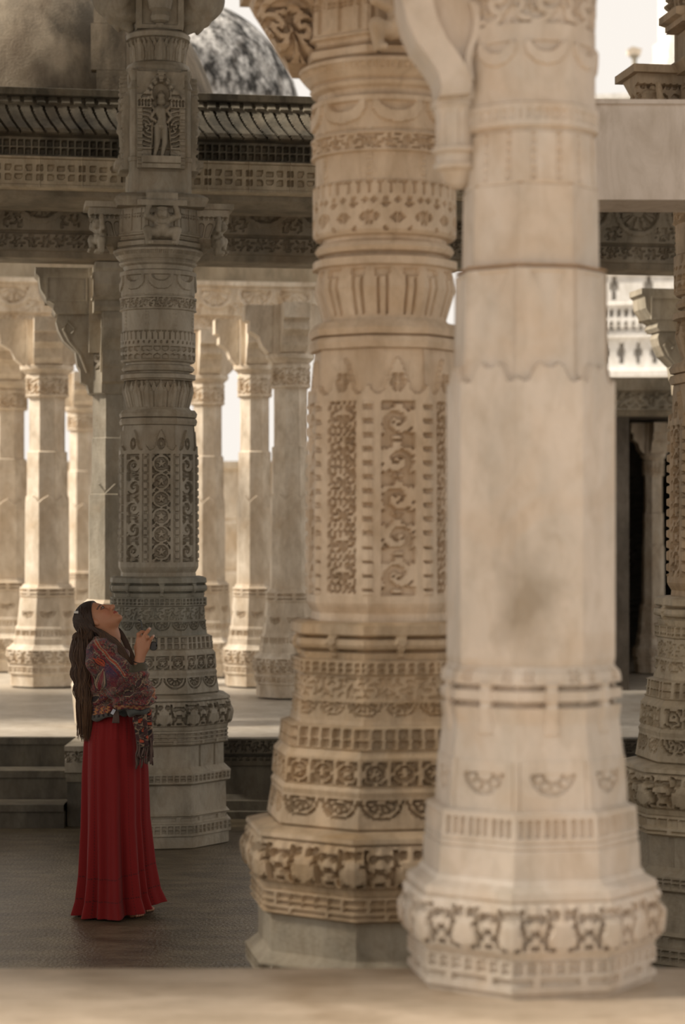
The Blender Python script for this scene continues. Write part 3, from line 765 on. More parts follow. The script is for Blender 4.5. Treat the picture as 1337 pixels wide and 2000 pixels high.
# ------------------------------------------------------------------ the pale plain pillar at the front
def near_pillar():
    t = thing('plain_marble_pillar', 'pale cream octagonal pillar nearest the camera, mostly smooth, on the tan platform', 'pillar', (0.571, 6.7, ZN))
    px = Px(6.7, 0.928, ZN)
    def rg(name, prof, rel=None, **k): return ring(px, name, prof, M_PALE, t, rel, k.pop('step', 3.2), **k)
    def r_base(s, y, k):
        return p_slots(s, y, 1896, 22, 27, 17, 7, 2, 4) + p_slots(s, y, 1924, 11, 92, 76, 9)
    rg('plinth', [(1958, 234), (1947, 236), (1944, 243), (1884, 243), (1880, 238)], r_base)
    def r_pot(s, y, k):
        u = rep(s, 101); pot = (np.hypot(u / 25, (y - 1838) / 20) < 1) | ((np.abs(u) < 18) & between(y, 1806, 1822))
        side = (np.abs(np.abs(u) - 36) < 10) & between(y, 1780, 1856)
        bul = 14.0 * np.sqrt(np.clip(1 - ((y - 1818) / 56) ** 2, 0, 1))
        fol = pot_leaves(u, y - 1818, 101, 92, 17)
        return np.where(between(y, 1768, 1866), bul + np.where(pot, 4, fol * np.where(side, 1, 0.8)), 0.0)
    rg('pot_moulding', [(1880, 240), (1868, 245), (1818, 246), (1767, 243), (1762, 246), (1748, 243), (1734, 222), (1722, 216)], r_pot, step=2.6)
    rg('plain_tier', [(1722, 213), (1668, 211), (1664, 207)])
    rg('slotted_tier', [(1664, 206), (1661, 209), (1594, 205), (1588, 192)], lambda s, y, k: np.where(np.abs(s) < 70, p_slots(s, y, 1622, 36, 17, 10, 8), 0) + np.where(between(y, 1650, 1654), -3, 0))
    def r_med(s, y, k):
        r = np.hypot(s, y - 1514); th = np.arctan2(y - 1514, s); ins = (y > 1514) & (r < 44)
        pet = (r < 17) | ((r < 36) & (np.cos(9 * th) > -0.2) & (r > 21))
        return np.where(ins, np.where(pet, -1.5, -8), 0.0) + np.where((np.abs(s) > 62) & (np.abs(s) < 65), -2.5, 0)
    rg('medallion_tier', [(1588, 188), (1490, 183)], r_med, step=2.6)
    rg('plain_tier', [(1490, 181), (1412, 172)])
    def r_tor(s, y, k):
        strap = np.abs(s) < 10 + 6 * np.clip((y - 1395) / 40, 0, 1)
        g = between(y, 1341, 1351) | between(y, 1373, 1384)
        fl = between(y, 1311, 1336) & (np.abs(np.abs(s) - 44) < 11) & (np.sin(s * 0.5) * np.sin(y * 0.5) > -0.1)
        return np.where(g & ~strap, -15.0, np.where(strap & between(y, 1336, 1440), 6.0, np.where(fl, -4, 0)))
    rg('ring_moulding', [(1440, 172), (1412, 173), (1386, 177), (1378, 174), (1372, 177), (1353, 177), (1346, 174), (1340, 176), (1330, 176), (1318, 173), (1312, 167), (1300, 160)], r_tor)
    def r_sh(s, y, k):
        crest = 704 + np.abs(s) * 0.62 + 10 * np.cos(s * 0.14)
        h = np.where(y < crest, -13.0, 0.0)
        tri = between(y, 524, 590) & (np.abs(s) < (592 - y) * 0.5)
        return np.where(tri, h - 3.0 * (592 - y) / 66, h)
    rg('shaft', [(1303, 163), (1290, 165), (760, 165), (600, 162), (520, 161), (515, 152)], r_sh, step=4.0).data.materials[0] = M_SHAFT
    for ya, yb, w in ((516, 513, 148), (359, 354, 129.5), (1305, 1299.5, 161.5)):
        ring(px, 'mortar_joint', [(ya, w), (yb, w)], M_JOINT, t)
    rg('upper_shaft', [(515, 134), (357, 132)])
    def r_orn(s, y, k):
        h = np.zeros(s.shape)
        st = np.abs(np.abs(s) - 24) < 4
        h = np.where(between(y, 255, 350), np.where(st, -4.0 - 1.5 * np.sin(y * 0.35), 0), h)
        h = np.where(between(y, 248, 254), -5, h)
        h = h + p_slots(s, y, 221, 17, 17, 10, 4)
        h = np.where(between(y, 196, 246), h + 6, h)
        h = np.where(between(y, 52, 150), p_crescent(s, y, 88, 40, 98, 7), h)
        h = np.where(between(y, -150, 46), p_foliage(s, y, -4, 90, 60, 9) , h)
        return h
    rg('ornate_neck', [(357, 128, .6), (350, 130, .6), (252, 127, .6), (196, 127, .6), (40, 127, .6), (-40, 131, .6), (-150, 131, .6), (-155, 120, .6)], r_orn, step=3.0, aref=126)
    rg('capital', [(-155, 150), (-200, 165), (-230, 190), (-300, 200)], None, nf=4)
    # S-shaped bracket with hanging lotus pendant on the left
    k = px.k
    def zf(y): return CZ + (HY - y) * 6.7 / F - ZN
    outer = [(-262, -200), (-262, -40), (-258, 20), (-248, 62), (-230, 100), (-204, 134), (-188, 160), (-182, 185), (-186, 204)]
    inner = [(-96, 204), (-96, -200)]
    br = MB().prism([(x * k, zf(y)) for x, y in outer + inner], -0.075, 0.075).build('bracket', M_PALE, t, None, R(4))
    mid = [(x + 26, y) for x, y in outer]
    for s in (-1, 1):
        rib = MB().prism([(x * k, zf(y)) for x, y in outer] + [(x * k + 58 * k, zf(y - 6)) for x, y in outer[::-1]], s * 0.075, s * 0.115)
        rib.build('bracket_rim', M_PALE, br)
    for s in (-1, 1):
        sc = MB().prism([((-128 + 9 * math.sin(a * 6) + d) * k, zf(20 + a * 150)) for d, rng in ((0, range(0, 11)), (13, range(10, -1, -1))) for a in [i / 10 for i in rng]], s * 0.075, s * 0.10)
        sc.build('bracket_scroll', M_PALE, br)
    c = (-143 * k, 0, 0)
    pd = MB().lathe([(48 * k, zf(216)), (50 * k, zf(214)), (50 * k, zf(203)), (46 * k, zf(201))][::1], 16, c)
    pd.build('pendant_slab', M_PALE, br)
    V = []
    n = 48; rows = [(370, 12), (362, 22), (340, 36), (334, 46), (326, 47), (324, 42), (306, 42), (302, 50), (294, 50), (291, 44), (270, 42), (230, 43), (216, 46)]
    mb = MB(); Fs = []
    for i, (y, r) in enumerate(rows):
        for j in range(n):
            a = 2 * math.pi * j / n
            rr = r * (1 - (0.07 if (j % 6 in (0,)) and 216 < y < 292 else 0))
            V.append((c[0] + rr * k * math.cos(a), rr * k * math.sin(a), zf(y)))
    for i in range(len(rows) - 1):
        for j in range(n):
            Fs.append((i * n + j, i * n + (j + 1) % n, (i + 1) * n + (j + 1) % n, (i + 1) * n + j))
    Fs += [tuple(range(n - 1, -1, -1)), tuple((len(rows) - 1) * n + j for j in range(n))]
    mb.add(V, Fs).build('lotus_pendant', M_PALE, br)
    return t
near_pillar()

# ------------------------------------------------------------------ the rows of slimmer pillars on the far platform
def gallery_pillar():
    t = thing('gallery_pillar', 'x', 'pillar', (0, 0, 0), 0, 'sunlit pillars of the far gallery')
    px = Px(18.8, 0.94, ZB)
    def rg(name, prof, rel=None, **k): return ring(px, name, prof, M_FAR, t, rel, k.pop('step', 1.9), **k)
    rg('plinth', [(1364, 68), (1340, 68), (1338, 72), (1320, 72), (1317, 70)], lambda s, y, k: p_slots(s, y, 1329, 10, 11, 8, 3, 2, 2))
    rg('pot_moulding', [(1317, 70), (1315, 75), (1302, 77), (1288, 75), (1282, 68), (1276, 63)], lambda s, y, k: np.where(between(y, 1288, 1315), p_foliage(s, y, 1301, 26, 20, 5), 0))
    rg('base_tier', [(1276, 62), (1263, 62), (1262, 60), (1242, 58), (1238, 56)], lambda s, y, k: p_slots(s, y, 1252, 11, 7, 4, 3))
    rg('medallion_tier', [(1238, 55), (1200, 52), (1178, 50)], lambda s, y, k: p_halfmed(s, y, 1206, 12, 60, 4, 9))
    rg('ring_moulding', [(1178, 49), (1174, 51), (1158, 51), (1155, 46), (1150, 44)], lambda s, y, k: np.where((between(y, 1161, 1164) | between(y, 1169, 1172)) & (np.abs(s) > 4), -5.0, 0))
    def r_sh(s, y, k):
        crest = 962 + np.abs(s) * 1.0
        return np.where(y < crest, -3.0, 0.0)
    rg('shaft', [(1152, 41), (872, 40), (870, 36), (757, 36)], r_sh)
    rg('carved_collar', [(757, 37), (754, 40), (712, 40), (708, 37)], lambda s, y, k: p_foliage(s, y, 735, 34, 16, 3.5))
    rg('capital_ring', [(708, 37, 1), (702, 42, 1), (698, 47, 1), (690, 48, 1), (686, 40, 1)])
    zb = px.z(690, 40); zt = 3.885 - ZB
    MB().box(-0.16, 0.16, -0.16, 0.16, zb, zt).build('capital_block', M_FAR, t, None, R(ROT))
    h = zt - zb
    for i in range(4):
        b = MB().prism([(-0.12, zb), (-0.2, zb + 0.01), (-0.25, zb + 0.06), (-0.28, zb + 0.14), (-0.33, zb + h * 0.42), (-0.36, zb + h * 0.46), (-0.36, zb + h * 0.66), (-0.40, zb + h * 0.69), (-0.40, zt), (-0.12, zt)], -0.11, 0.11, 'x')
        b.build('bracket', M_FAR, t, None, R(ROT + 90 * i))
    return t
GP = gallery_pillar()
def put_gallery(px_, Y, label, sxy=1.0, sz=1.0, mat=None, first=False, group='sunlit pillars of the far gallery'):
    o = GP if first else copy_tree(GP)
    o.location = ((px_ - CX) * Y / F, Y, ZB); o.scale = (sxy, sxy, sz)
    o['label'] = label; o['group'] = group
    if mat:
        for c in o.children:
            c.material_slots[0].link = 'OBJECT'; c.material_slots[0].material = mat
    return o
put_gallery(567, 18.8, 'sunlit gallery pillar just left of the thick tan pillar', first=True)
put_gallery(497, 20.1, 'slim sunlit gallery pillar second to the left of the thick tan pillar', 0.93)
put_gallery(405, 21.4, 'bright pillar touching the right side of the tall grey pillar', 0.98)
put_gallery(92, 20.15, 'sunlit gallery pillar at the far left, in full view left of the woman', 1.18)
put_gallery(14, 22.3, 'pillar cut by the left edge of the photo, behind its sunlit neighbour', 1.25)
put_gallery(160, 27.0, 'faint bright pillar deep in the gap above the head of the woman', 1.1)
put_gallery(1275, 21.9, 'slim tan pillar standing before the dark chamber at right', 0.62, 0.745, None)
# the grey bracketed pillar behind the tall grey pillar
def bracket_pillar(px_, Y, label, mat, both=True):
    t = thing('bracket_pillar', label, 'pillar', ((px_ - CX) * Y / F, Y, ZB))
    k = Px(18.8, 0.94, ZB)
    ring(k, 'pedestal', [(1364, 68), (1320, 72), (1315, 72), (1300, 75), (1282, 66), (1262, 60), (1240, 56), (1180, 51)], M_FAR, t)
    ring(k, 'ring_moulding', [(1180, 49), (1176, 52), (1158, 52), (1152, 46)], M_FAR, t, lambda s, y, kk: np.where(between(y, 1164, 1169) & (np.abs(s) > 4), -5.0, 0), 2.0)
    ring(k, 'shaft', [(1152, 44), (975, 44), (973, 41), (880, 41), (878, 39), (760, 39)], mat, t, lambda s, y, kk: np.where(y < 955 + np.abs(s) * 1.1, -2.5, 0.0), 1.9)
    z0 = 2.98 - ZB; z1 = 3.57 - ZB; z2 = 3.885 - ZB
    ring(k, 'carved_head', [(806, 42), (803, 44), (680, 44)], mat, t, lambda s, y, kk: p_foliage(s, y, 740, 50, 30, 4) + p_crescent(s, y, 690, 16, 40, 3), 1.9)
    MB().box(-0.19, 0.19, -0.19, 0.19, z1 - 0.3, z2).build('capital_block', mat, t, None, R(ROT))
    for i in range(4):
        a = R(ROT + 90 * i)
        b = MB().prism([(-0.15, z0), (-0.185, z0), (-0.2, z0 + 0.06), (-0.245, z0 + 0.08), (-0.25, z0 + 0.17), (-0.27, z0 + 0.2), (-0.285, z0 + 0.3), (-0.37, z0 + 0.38), (-0.41, z0 + 0.46), (-0.425, z0 + 0.52), (-0.41, z1 - 0.02), (-0.15, z1 - 0.02)], -0.10, 0.10, 'x')
        bo = b.build('bracket', mat, t, None, a)
        for s in (-1, 1):
            g = MB().tube([(s * 0.1, -0.2, z0 + 0.15), (s * 0.1, -0.25, z0 + 0.28), (s * 0.1, -0.33, z0 + 0.38), (s * 0.1, -0.37, z0 + 0.46), (s * 0.1, -0.34, z0 + 0.52), (s * 0.1, -0.29, z0 + 0.47), (s * 0.1, -0.31, z0 + 0.43)], 0.014, 6)
            g.build('bracket_scroll', mat, bo)
        w = 0.165
        u = MB().prism([(-0.15, z1 - 0.02), (-0.43, z1 - 0.02), (-0.45, z1 + 0.01), (-0.44, z1 + 0.05), (-0.49, z1 + 0.08), (-0.54, z1 + 0.16), (-0.55, z1 + 0.25), (-0.575, z1 + 0.27), (-0.575, z2), (-0.15, z2)], -w, w, 'x')
        uo = u.build('bracket_block', mat, t, None, a)
        for s in (-1, 1):
            pn = MB()
            pn.box(s * w - 0.012, s * w + 0.012, -0.50, -0.2, z1 + 0.07, z1 + 0.085).box(s * w - 0.012, s * w + 0.012, -0.50, -0.2, z1 + 0.235, z1 + 0.25)
            pn.box(s * w - 0.012, s * w + 0.012, -0.50, -0.485, z1 + 0.085, z1 + 0.235).box(s * w - 0.012, s * w + 0.012, -0.215, -0.2, z1 + 0.085, z1 + 0.235)
            pn.build('panel_frame', mat, uo)
    return t
bracket_pillar(222, 16.2, 'grey pillar with big stepped bracket, just left of the tall grey pillar', M_GREY)
bracket_pillar(1376, 17.6, 'dark bracketed pillar at the right edge, behind the carved pillar cut off there', M_GREY)

# ------------------------------------------------------------------ beams and eaves
def beam_rel(s, z):
    y = -z * 300; x = s * 300            # local z: 0 bottom .. 0.44 top
    h = p_foliage(x, y, -20, 26, 30, 5.0)
    h = np.where(between(y, -100, -42), 0, h)
    u = rep(x, 118); r = np.hypot(u, y + 112); th = np.arctan2(y + 112, u)
    ins = (r < 56) & (y > -112)
    h = np.where(ins & (r > 46), 3.0, h)
    h = np.where(ins & (r < 44), np.where((np.cos(11 * th) > -0.2) & (r > 14) & (r < 40), -3.0, -8.0), h)
    tri = (np.abs(rep(x + 59, 118)) < 20) & between(y, -75, -46) & ~ins
    h = np.where(tri, p_foliage(x + 59, y, -60, 30, 40, 5), h)
    h = np.where(np.abs(y + 38) < 1.6, -5, h)
    return h / 300
BP = [(0, 0.0), (0.135, 0.0), (0.14, 0.03), (0.42, 0.055), (0.425, 0.09), (0.47, 0.09)]
def beam(px_, Y, z, s0, s1, label, mat, step=0.011, back=0.42, rz=ROT):
    t = thing('carved_beam', label, 'beam', ((px_ - CX) * Y / F, Y, z), R(rz))
    strip('carved_face', BP, s0, s1, mat, t, beam_rel, step, back)
    strip('soffit_moulding', [(-0.05, -0.1), (-0.045, -0.05), (-0.002, -0.03), (0.0, -0.02)], s0, s1, mat, t, None, 1, back - 0.06)
    return t
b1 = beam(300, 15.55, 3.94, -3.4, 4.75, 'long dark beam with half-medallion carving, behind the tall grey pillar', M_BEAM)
beam(420, 21.6, 3.94, -3.2, 1.8, 'sunlit carved beam farther back, between the tall grey and thick tan pillars', M_FAR, 0.016, 0.4)
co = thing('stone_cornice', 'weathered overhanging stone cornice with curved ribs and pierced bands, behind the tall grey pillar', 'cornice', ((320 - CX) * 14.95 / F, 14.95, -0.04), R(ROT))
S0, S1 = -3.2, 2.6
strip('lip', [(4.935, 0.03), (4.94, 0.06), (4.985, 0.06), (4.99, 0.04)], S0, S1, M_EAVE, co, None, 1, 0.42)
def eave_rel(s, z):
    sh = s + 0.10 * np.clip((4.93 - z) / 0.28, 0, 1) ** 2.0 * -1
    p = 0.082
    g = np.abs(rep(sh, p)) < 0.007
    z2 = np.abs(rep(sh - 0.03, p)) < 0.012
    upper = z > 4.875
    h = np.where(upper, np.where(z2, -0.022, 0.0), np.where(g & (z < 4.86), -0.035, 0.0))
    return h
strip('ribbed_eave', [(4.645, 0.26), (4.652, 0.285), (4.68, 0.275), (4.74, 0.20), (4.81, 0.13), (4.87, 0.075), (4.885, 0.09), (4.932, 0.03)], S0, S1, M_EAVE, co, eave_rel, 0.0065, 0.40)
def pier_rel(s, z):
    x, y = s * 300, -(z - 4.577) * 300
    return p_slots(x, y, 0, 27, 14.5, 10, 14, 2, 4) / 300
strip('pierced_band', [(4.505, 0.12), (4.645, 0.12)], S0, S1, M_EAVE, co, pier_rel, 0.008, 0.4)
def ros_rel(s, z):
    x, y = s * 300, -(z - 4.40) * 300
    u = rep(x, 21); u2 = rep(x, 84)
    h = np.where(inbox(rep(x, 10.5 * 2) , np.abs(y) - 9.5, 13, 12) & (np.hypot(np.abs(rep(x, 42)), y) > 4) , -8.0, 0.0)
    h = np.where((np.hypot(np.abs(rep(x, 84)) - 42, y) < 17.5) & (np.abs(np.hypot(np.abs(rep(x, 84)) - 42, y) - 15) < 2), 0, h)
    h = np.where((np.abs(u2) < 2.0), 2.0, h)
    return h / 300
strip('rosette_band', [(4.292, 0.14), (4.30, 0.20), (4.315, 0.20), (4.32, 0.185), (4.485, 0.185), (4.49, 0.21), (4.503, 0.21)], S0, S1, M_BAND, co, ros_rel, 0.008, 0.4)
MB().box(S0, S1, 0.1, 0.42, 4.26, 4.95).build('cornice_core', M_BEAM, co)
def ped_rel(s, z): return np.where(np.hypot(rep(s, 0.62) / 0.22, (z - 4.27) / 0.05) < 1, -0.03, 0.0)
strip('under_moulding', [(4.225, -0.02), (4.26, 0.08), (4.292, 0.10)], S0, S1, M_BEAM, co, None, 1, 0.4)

# gallery roof behind the cornice, with the domes on it
struct(MB().box(-9, 3.9, 15.98, 16.6, 4.45, 4.92).box(-9, -0.85, 16.6, 19.2, 4.45, 4.92).build('ceiling_gallery', M_BEAM))
struct(MB().box(-9, 0.2, 22.1, 25.0, 4.45, 4.9).build('ceiling_far_gallery', M_BEAM))

def dome(name, px_, py_, Y, rpx, ry, mat, label, zfoot, folds=0):
    c = at(px_, py_, Y); r = rpx * Y / F
    t = thing(name, label, 'dome', (c.x, c.y, zfoot))
    zc = c.z - zfoot
    p0 = max(-0.25, -math.asin(min(1, max(0, zc - 0.02) / (ry * r))))
    nU, nV = 96, 40; V = []; Fs = []
    for j in range(nV + 1):
        ph = p0 + (math.pi / 2 - p0) * j / nV
        for i in range(nU):
            a = 2 * math.pi * i / nU
            rr = r * math.cos(ph) * (1 + 0.012 * math.sin(a * 3 + 1) * folds)
            V.append((rr * math.cos(a), rr * math.sin(a), zc + ry * r * math.sin(ph)))
    for j in range(nV):
        for i in range(nU):
            Fs.append((j * nU + i, j * nU + (i + 1) % nU, (j + 1) * nU + (i + 1) % nU, (j + 1) * nU + i))
    MB().add(V, Fs).build('shell', mat, t, smooth=True)
    MB().lathe([(r * 0.97, 0), (r * 0.97, max(0.2, zc - 0.2 * r))], 48).build('drum', mat, t)
    return t
dome('plaster_dome', 341, 247, 23.2, 248, 1.0, M_STAIN, 'black and white stained dome rising right of the tall grey pillar', 4.9)
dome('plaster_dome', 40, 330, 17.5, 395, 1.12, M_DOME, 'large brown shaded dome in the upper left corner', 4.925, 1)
bw = thing('block_wall', 'low wall of large stone blocks between the two domes, left of the tall grey pillar', 'wall', at(232, 180, 16.05).to_tuple()[:2] + (4.92,), R(4))
for (x0, x1, z0, z1) in ((-0.16, 0.30, 0.0, 0.40), (-0.20, 0.05, 0.402, 0.74), (0.055, 0.34, 0.402, 0.66), (-0.18, 0.2, 0.742, 1.05)):
    MB().box(x0, x1, -0.06, 0.05, z0, z1).build('stone_block', M_DOME, bw)

# plaster lintel at right, in front of the carved pillar
wl = thing('plaster_lintel', 'broad smooth white plastered lintel at the upper right', 'beam', (2.0, 9.05, 3.345), R(1.0))
MB().box(-1.15, 0.9, 0, 0.36, 0, 0.392).build('lintel_body', M_WHITE, wl)
MB().box(-1.15, 0.9, -0.012, 0.36, 0.392, 0.41).build('lintel_cap', M_WHITE, wl)

# ------------------------------------------------------------------ far background
def back_rel(s, z):
    return np.where((np.abs(rep(s, 1.3)) < 0.02) | (np.abs(rep(z, 0.7)) < 0.012), -0.02, 0.0)
struct(strip('wall_back', [(ZB, 0), (2.78, 0), (2.79, 0.08), (2.9, 0.1)], -9, 3.1, M_FAR, None, back_rel, 0.03, 0.4, (0, 30, 0)))
# dark chamber at right
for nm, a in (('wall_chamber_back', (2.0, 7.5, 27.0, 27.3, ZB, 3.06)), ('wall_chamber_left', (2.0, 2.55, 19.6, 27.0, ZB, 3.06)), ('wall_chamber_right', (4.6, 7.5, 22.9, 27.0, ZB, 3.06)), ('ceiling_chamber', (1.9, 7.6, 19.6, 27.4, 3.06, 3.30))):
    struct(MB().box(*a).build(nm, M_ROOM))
struct(strip('trim_chamber_lintel', [(2.98, 0.0), (3.02, 0.02), (3.03, 0.06), (3.19, 0.06), (3.20, 0.1), (3.31, 0.12)], -0.6, 5, M_BEAM, None, lambda s, z: p_foliage(s * 300, -z * 300, -3.11 * 300, 40, 40, 6) / 300, 0.02, 0.2, (2.5, 19.35, 0), R(1)))
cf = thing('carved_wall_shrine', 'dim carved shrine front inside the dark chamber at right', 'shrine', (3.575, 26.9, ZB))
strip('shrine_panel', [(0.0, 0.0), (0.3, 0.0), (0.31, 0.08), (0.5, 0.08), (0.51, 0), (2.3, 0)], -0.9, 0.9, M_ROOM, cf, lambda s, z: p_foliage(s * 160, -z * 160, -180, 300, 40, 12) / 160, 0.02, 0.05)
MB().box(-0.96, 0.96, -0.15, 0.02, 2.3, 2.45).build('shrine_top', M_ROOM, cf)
# bright facade beyond, seen under the dark beam at right
def fac_rel(s, z):
    x, y = s * 100, -z * 100
    h = np.where(between(z, 5.10, 5.16), 0.10, 0.0) + np.where(between(z, 5.62, 5.68), 0.05, 0.0) + np.where(between(z, 6.12, 6.2), 0.08, 0)
    h = h + np.where((between(z, 5.24, 5.38) | between(z, 5.45, 5.58)) & (np.abs(rep(s, 0.12)) < 0.036), -0.16, 0) + np.where((between(z, 6.24, 6.29) | between(z, 6.33, 6.38)) & (np.abs(rep(s, 0.12)) < 0.03), -0.05, 0)
    cr = (np.abs(rep(s, 0.56)) < 0.022) & between(z, 5.72, 6.1) | (np.abs(rep(s, 0.56)) < 0.07) & between(z, 5.88, 6.02)
    cr2 = (np.abs(rep(s - 0.1, 0.27)) < 0.028) & between(z, 4.68, 5.02) | (np.abs(rep(s - 0.1, 0.27)) < 0.06) & between(z, 4.80, 4.92)
    return h + np.where(cr | cr2, -0.22, 0)
fc = thing('white_marble_building', 'bright white building with pierced windows seen under the dark beam at right', 'building', (5.0, 36.0, 0), R(-12))
strip('facade', [(ZB, 0), (4.4, 0), (4.45, 0.3), (4.55, 0.3), (4.6, 0), (5.25, 0), (5.27, 0.12), (5.35, 0.12), (5.36, 0.05), (6.0, 0.05), (6.02, 0), (9.0, 0), (9.02, 0.1), (9.1, 0.1)], -1.3, 3.0, M_BRIGHT, fc, fac_rel, 0.02, 4.0)

# roof ornaments against the sky at upper right
ZR = 9.1                                           # roof of the white building, about 37 m away
rb = thing('carved_parapet', 'carved corner of a roof parapet above the white lintel at right', 'parapet', (5.62, 37.6, ZR), R(-8))
def par_rel(s, z):
    x, y = s * 160, -z * 160
    u = rep(x, 34); r = np.hypot(u, y + 26); th = np.arctan2(y + 26, u)
    return np.where(between(y, -40, -12) & (r < 13) & (np.sin(th + r * 0.6) > 0.2), -6, 0) / 160
strip('parapet_face', [(0.0, 0.05), (0.09, 0.05), (0.1, 0.0), (0.31, 0.0), (0.32, 0.09), (0.36, 0.13), (0.38, 0.09), (0.49, -0.2)], -0.3, 1.5, M_BRIGHT, rb, par_rel, 0.014, 0.9)
MB().prism([(-0.80, 0.0), (-0.30, 0.0), (-0.30, 0.49), (-0.42, 0.42)], 0.0, 0.7).build('parapet_slope', M_GREY, rb)
rt = thing('temple_spire', 'white carved spire base cut by the upper right corner', 'spire', (5.95, 39.2, ZR))
for i, (r, z0, z1) in enumerate(((0.50, 0.0, 0.6), (0.40, 0.6, 1.0), (0.50, 1.0, 1.14), (0.42, 1.14, 1.5), (0.33, 1.5, 2.6))):
    MB().lathe([(r * 0.9, z0), (r, z0 + 0.02), (r, z1 - 0.02), (r * 0.9, z1)], 12).build('spire_tier', M_BRIGHT, rt)
rf = thing('roof_finial', 'thin stone lamp post against the sky at upper right', 'finial', (4.93, 37.2, ZR))
MB().lathe([(0.07, 0), (0.044, 0.08), (0.04, 0.65), (0.053, 0.68), (0.04, 0.71), (0.04, 0.82), (0.077, 0.84), (0.085, 0.88)], 12).build('post', M_GREY, rf)
MB().prism([(-0.116, 0.88), (0.093, 0.872), (0.116, 0.97), (-0.046, 1.01), (-0.13, 0.957)], -0.08, 0.08).build('cap', M_FAR, rf)

# ------------------------------------------------------------------ the woman
WY, WS = 11.37, 378.2
def wp3(px_, py_, y=0.0): return np.array(((px_ - 225) / WS, y, (1790 - py_) / WS))

def attr_material(name, rough=0.6, sheen=0.0, bump=0.0, bscale=200, sss=0.0):
    m = bpy.data.materials.new(name); m.use_nodes = True
    nt = m.node_tree; b = nt.nodes['Principled BSDF']
    a = nt.nodes.new('ShaderNodeVertexColor'); a.layer_name = 'Col'
    nt.links.new(a.outputs['Color'], b.inputs['Base Color'])
    b.inputs['Roughness'].default_value = rough
    if sheen: b.inputs['Sheen Weight'].default_value = sheen
    if sss:
        b.inputs['Subsurface Weight'].default_value = sss; b.inputs['Subsurface Radius'].default_value = (0.012, 0.005, 0.003); b.inputs['Subsurface Scale'].default_value = 1.0
    if bump:
        n = nt.nodes.new('ShaderNodeTexNoise'); n.inputs['Scale'].default_value = bscale
        tc = nt.nodes.new('ShaderNodeTexCoord'); nt.links.new(tc.outputs['Object'], n.inputs['Vector'])
        bp = nt.nodes.new('ShaderNodeBump'); bp.inputs['Strength'].default_value = bump; bp.inputs['Distance'].default_value = 0.004
        nt.links.new(n.outputs['Fac'], bp.inputs['Height']); nt.links.new(bp.outputs[0], b.inputs['Normal'])
    return m
def set_col(me, C):
    a = me.color_attributes.new('Col', 'FLOAT_COLOR', 'POINT')
    C4 = np.ones((len(me.vertices), 4), np.float32); C4[:, :3] = C
    a.data.foreach_set('color', C4.ravel())
def verts(me):
    V = np.empty(len(me.vertices) * 3, np.float32); me.vertices.foreach_get('co', V); return V.reshape(-1, 3).astype(float)
def lin(r, g, b): return np.array(rgb(r, g, b)[:3])

# head frame: f = where the face looks, u = crown, r = her right (towards the camera)
yaw = R(-16)
def rz3(v, a): return np.array((v[0] * math.cos(a) - v[1] * math.sin(a), v[0] * math.sin(a) + v[1] * math.cos(a), v[2]))
hf = rz3((0.50, 0, 0.866), yaw); hu = rz3((-0.866, 0, 0.50), yaw); hr = np.cross(hf, hu); hr = hr / np.linalg.norm(hr)
if hr[1] > 0: hr = -hr
HC = wp3(192, 1216)
def hd(a, b, c=0.0): return HC + a * hf + b * hu + c * hr
HROT = [hf, hu, hr]

SK = 0.0033
bf = Field((-0.30, -0.36, -0.01), (0.32, 0.30, 1.70), SK)
E = lambda a, b, c, ra, rb, rc, k=0.012, sub=False: bf.ell(hd(a, b, c), (ra, rb, rc), k, HROT, sub)
E(-0.012, 0.022, 0, 0.090, 0.098, 0.070, 0.01)                # cranium
E(0.022, -0.03, 0, 0.058, 0.070, 0.060, 0.03)                # mid face
E(0.036, -0.066, 0, 0.045, 0.036, 0.044, 0.025)               # jaw
E(0.070, -0.094, 0, 0.016, 0.014, 0.019, 0.02)                # chin
for s in (-1, 1):
    E(0.052, -0.025, s * 0.034, 0.022, 0.022, 0.022, 0.02)    # cheek
    E(0.072, 0.018, s * 0.028, 0.012, 0.007, 0.020, 0.012)    # brow
    E(0.082, 0.000, s * 0.031, 0.012, 0.010, 0.015, 0.012, True)   # socket
    E(0.069, 0.000, s * 0.031, 0.0125, 0.0105, 0.0135, 0.004) # lids
    E(0.000, -0.012, s * 0.070, 0.014, 0.024, 0.008, 0.008)   # ear
    E(0.092, -0.036, s * 0.010, 0.009, 0.008, 0.008, 0.006)   # nostril wing
bf.cap(hd(0.080, 0.008), hd(0.102, -0.032), 0.0085, 0.0105, 0.012)   # nose
E(0.104, -0.034, 0, 0.010, 0.009, 0.010, 0.006)
for b_, rr in ((-0.056, 0.0078), (-0.0665, 0.0088)):           # lips
    for s in (-1, 1): bf.cap(hd(0.083, b_), hd(0.074, -0.0615, s * 0.021), rr, 0.004, 0.005)
bf.cap(hd(0.093, -0.0615, -0.012), hd(0.093, -0.0615, 0.012), 0.0022, 0.0022, 0.003, True)
# neck, trunk
bf.chain([hd(-0.03, -0.05), wp3(212, 1248), wp3(206, 1282)], [0.052, 0.054, 0.066], 0.03)
for y, r in ((1300, (0.095, 0.155, 0.10)), (1340, (0.10, 0.14, 0.12)), (1400, (0.09, 0.115, 0.10)), (1445, (0.088, 0.115, 0.10))):
    bf.ell(wp3(212 if y < 1400 else 222, y), r, 0.05)
bf.ell(wp3(240, 1318, -0.065), (0.05, 0.055, 0.055), 0.03); bf.ell(wp3(240, 1318, 0.065), (0.05, 0.055, 0.055), 0.03)
